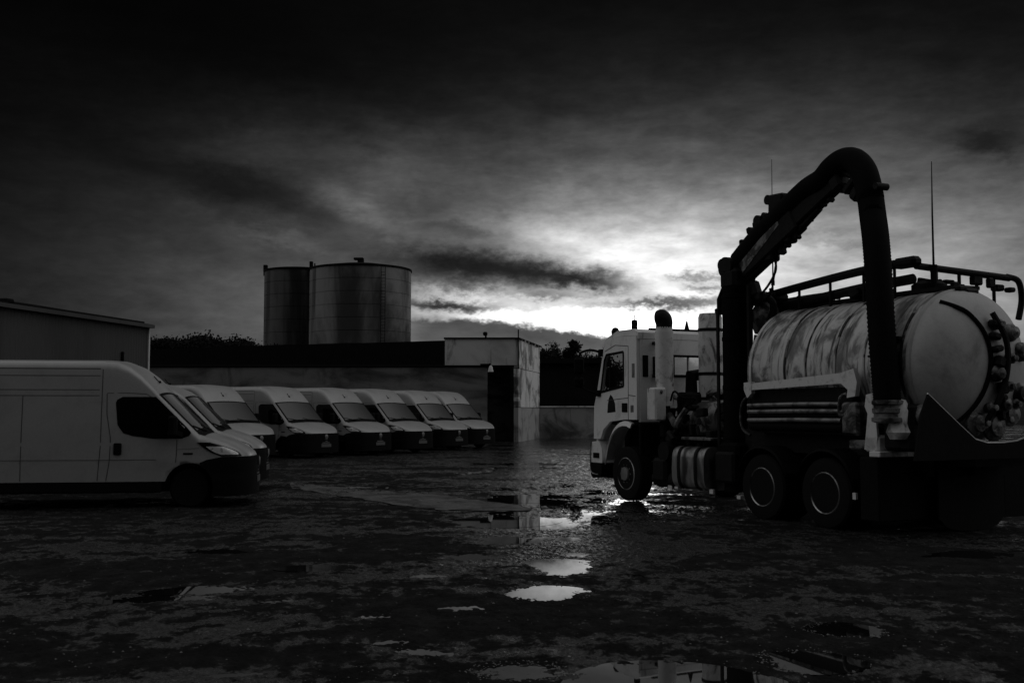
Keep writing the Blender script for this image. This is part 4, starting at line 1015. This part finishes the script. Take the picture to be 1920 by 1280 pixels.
# top rails, walkway, pipes
tr_ = empty('top_rail'); tr_.parent = T
mb = MB(); mb.tube(catmull([(2.75, .30, 3.42), (2.45, .30, 3.54), (.5, .30, 3.70), (-.5, .30, 3.74)], 8), .066, 12); mb.build('side_rail', 'mech', tr_)
mb = MB(); mb.box((-.72, .28, 3.74), (.42, .20, .15), bev=.05); mb.build('rail_cap', 'mech', tr_)
mb = MB(); mb.tube([(-.85, .25, 3.68), (-.9, -1.55, 3.60)], .05, 12); mb.tube(catmull([(-.9, -1.5, 3.62), (-.92, -1.72, 3.56), (-.92, -1.78, 3.3), (-.92, -1.7, 3.0)], 6), .045, 10); mb.build('rear_rail', 'mech', tr_)
mb = MB()
for x_ in (2.2, 1.5, .8, .1, -.5): mb.cyl((x_, .30, 3.2), (x_, .30, 3.68), .022, 8)
for y_ in (-.1, -.55, -.9, -1.25): mb.cyl((-.88, y_, 3.0), (-.88, y_ , 3.64), .025, 8)
mb.build_each('stanchion', 'mech', tr_)
mb = MB(); mb.tube(catmull([(2.7, .2, 3.25), (2.0, .2, 3.36), (1.2, .18, 3.42), (.2, .2, 3.48), (-.7, .15, 3.52)], 6), .075, 12); mb.tube(catmull([(2.6, -.2, 3.5), (1.6, -.25, 3.52), (.4, -.2, 3.46)], 6), .05, 10); mb.build('vacuum_line', 'mech', T)
mb = MB(); mb.box((.4, -.1, 3.34), (3.6, .5, .05)); mb.box((2.25, .25, 3.52), (.55, .36, .18), bev=.06); mb.build('walkway', 'mech', T)
mb = MB()
for k in range(26): mb.box((r_.uniform(-.9, 2.6), r_.uniform(-.35, .35), r_.uniform(3.32, 3.50)), (r_.uniform(.06, .25), r_.uniform(.05, .2), r_.uniform(.05, .14)), Matrix.Rotation(r_.uniform(-.4, .4), 3, 'Y'), bev=.015)
for k in range(9): mb.box((-.88 + r_.uniform(-.1, .1), r_.uniform(-1.5, -.3), r_.uniform(3.36, 3.55)), (r_.uniform(.06, .16), r_.uniform(.08, .22), r_.uniform(.05, .16)), bev=.02)
mb.build_each('roof_valve', 'mech', T)
mb = MB(); mb.lathe([(.01, 3.2), (.22, 3.22), (.24, 3.3), (.24, 3.44), (.14, 3.5), (.01, 3.5)], 24, c=(-.75, -.1, 0)); mb.build('manhole', 'mech', T)
# between pillar and tank: dark manifold, dimly lit lumps
mb = MB(); mb.lathe([(.01, 2.9), (.18, 2.92), (.22, 3.05), (.22, 3.3), (.15, 3.42), (.01, 3.44)], 22, c=(2.15, .45, 0)); mb.tube(catmull([(2.25, .5, 2.9), (2.3, .55, 2.3), (2.35, .7, 1.6)], 6), .09, 12); mb.build('cyclone', 'grime', T)
mb = MB(); mb.tube(catmull([(2.2, .6, 3.45), (2.0, .62, 3.52), (1.85, .55, 3.40), (1.9, .5, 3.2)], 6), .06, 10); mb.box((2.3, .5, 3.5), (.4, .3, .2), bev=.05); mb.build('elbow_pipe', 'mech', T)
# antennas
mb = MB(); mb.tube([(1.87, .52, 2.95), (1.87, .52, 3.75), (1.885, .50, 4.8), (1.90, .48, 5.75)], [.012, .012, .009, .004], 6); mb.cyl((1.87, .52, 3.68), (1.87, .52, 3.76), .03, 8); mb.build('aerial', 'black', T)
mb = MB(); mb.tube([(-.93, 0, 3.25), (-.93, 0, 3.62), (-.93, 0, 3.66), (-.93, 0, 4.4), (-.95, .01, 5.16)], [.045, .045, .016, .012, .005], 8); mb.cyl((-.93, 0, 3.6), (-.93, 0, 3.70), .05, 10); mb.build('aerial', 'black', T)

# left side hose tray
tra = empty('hose_tray'); tra.parent = T
mb = MB(); mb.prism([(1.72, 2.08), (1.72, 1.98), (-.40, 2.04), (-.40, 2.19)], 'y', 1.14, 1.20); mb.prism([(1.78, 2.10), (1.60, 2.11), (1.60, 1.93), (1.70, 1.86), (1.78, 1.98)], 'y', 1.13, 1.205)
mb.prism([(-.36, 2.19), (-.60, 2.24), (-.66, 2.05), (-.62, 1.86), (-.46, 1.84), (-.48, 1.95), (-.34, 2.05)], 'y', 1.13, 1.205); mb.build('top_flange', 'pale', tra)
mb = MB(); mb.box((.66, .72, 1.66), (2.20, .72, .66)); mb.box((.76, .60, 1.20), (2.9, .5, .34)); mb.build('locker_dark_fill', 'mech', tra)  # lower box is black fill added to darken the gap under the tray
mb = MB()
for z_, r2 in ((1.755, .032), (1.655, .034), (1.525, .036)): mb.tube([(1.74, 1.15, z_ - .01), (.6, 1.155, z_ + .004), (-.30, 1.15, z_)], r2, 12)
mb.build_each('suction_lance', 'steel', tra)
mb = MB(); mb.tube([(1.70, 1.12, 1.42), (-.3, 1.12, 1.42)], .06, 12); mb.tube([(1.70, 1.10, 1.59), (-.3, 1.10, 1.59)], .05, 12); mb.build_each('rolled_hose', 'hose', tra)
mb = MB(); mb.tube(catmull([(1.70, 1.16, 1.90), (1.84, 1.18, 1.80), (1.90, 1.18, 1.60), (1.88, 1.16, 1.38), (1.72, 1.14, 1.28)], 6), .022, 8); mb.build('end_frame', 'grime', tra)
mb = MB(); mb.tube(catmull([(-.42, 1.16, 1.90), (-.32, 1.19, 1.84), (-.31, 1.20, 1.62), (-.40, 1.2, 1.60)], 6), .024, 8); mb.box((-.50, 1.10, 1.55), (.34, .22, .46), bev=.04); mb.box((-.34, 1.19, 1.64), (.14, .05, .06), bev=.02); mb.build('end_frame', 'grime', tra)
# rear left corner plate, deck, skirts
mb = MB(); mb.prism([(-.74, 1.14), (-.93, 1.12), (-.98, 1.30), (-.95, 1.60), (-.93, 1.90), (-.79, 1.88), (-.76, 1.72), (-.81, 1.62), (-.78, 1.40)], 'y', 1.13, 1.17); mb.box((-.86, 1.0, 1.22), (.26, .34, .22), bev=.03); mb.build('corner_plate', 'pale', T)
mb = MB(); mb.box((-.6, 1.10, 1.20), (.34, .12, .13), bev=.02); mb.build('lamp_bracket', 'grime', T)
mb = MB(); mb.box((-1.00, -.25, 1.085), (.20, 3.0, .075), bev=.01); dk = mb.build('rear_deck', 'pale', T)
mb = MB(); mb.box((-.80, -.05, .61), (.36, 2.42, .86), bev=.02); mb.box((-1.35, -.45, .98), (.75, 1.3, .10)); mb.box((-.95, -1.25, .55), (.06, 1.1, .80)); mb.build_each('rear_skirt', 'frame', T)
mb = MB(); mb.prism([(-1.05, .98), (-1.05, .20), (-.90, .07), (-.62, .02), (-.20, .02), (.06, .07), (.22, .20), (.22, .98)], 'x', -1.12, -1.09); mb.build('mud_flap', 'rubber', T)
mb = MB(); mb.box((-.55, 1.17, .50), (.06, .04, .09)); mb.build('side_reflector', 'panel', T)
mb = MB(); mb.box((-1.28, .93, 1.44), (.52, .40, .62), bev=.05); mb.build('belly_dark_box', 'mech', T)  # dark box added to darken the tank belly beside the cradle plate
mb = MB(); mb.lathe([(.01, -1.62), (.12, -1.60), (.15, -1.52), (.11, -1.40), (.01, -1.38)], 18, 'x', (0, .92, 1.60)); mb.build('pump_flange', 'grime', T)
# pale scuffed casting on the tank belly next to the hose foot
mb = MB(); mb.lathe([(.01, -.02), (.12, -.01), (.17, .08), (.13, .2), (.15, .36), (.09, .5), (.01, .52)], 20, c=(-1.34, 1.14, 1.30)); mb.build('drain_elbow', 'pale', T)
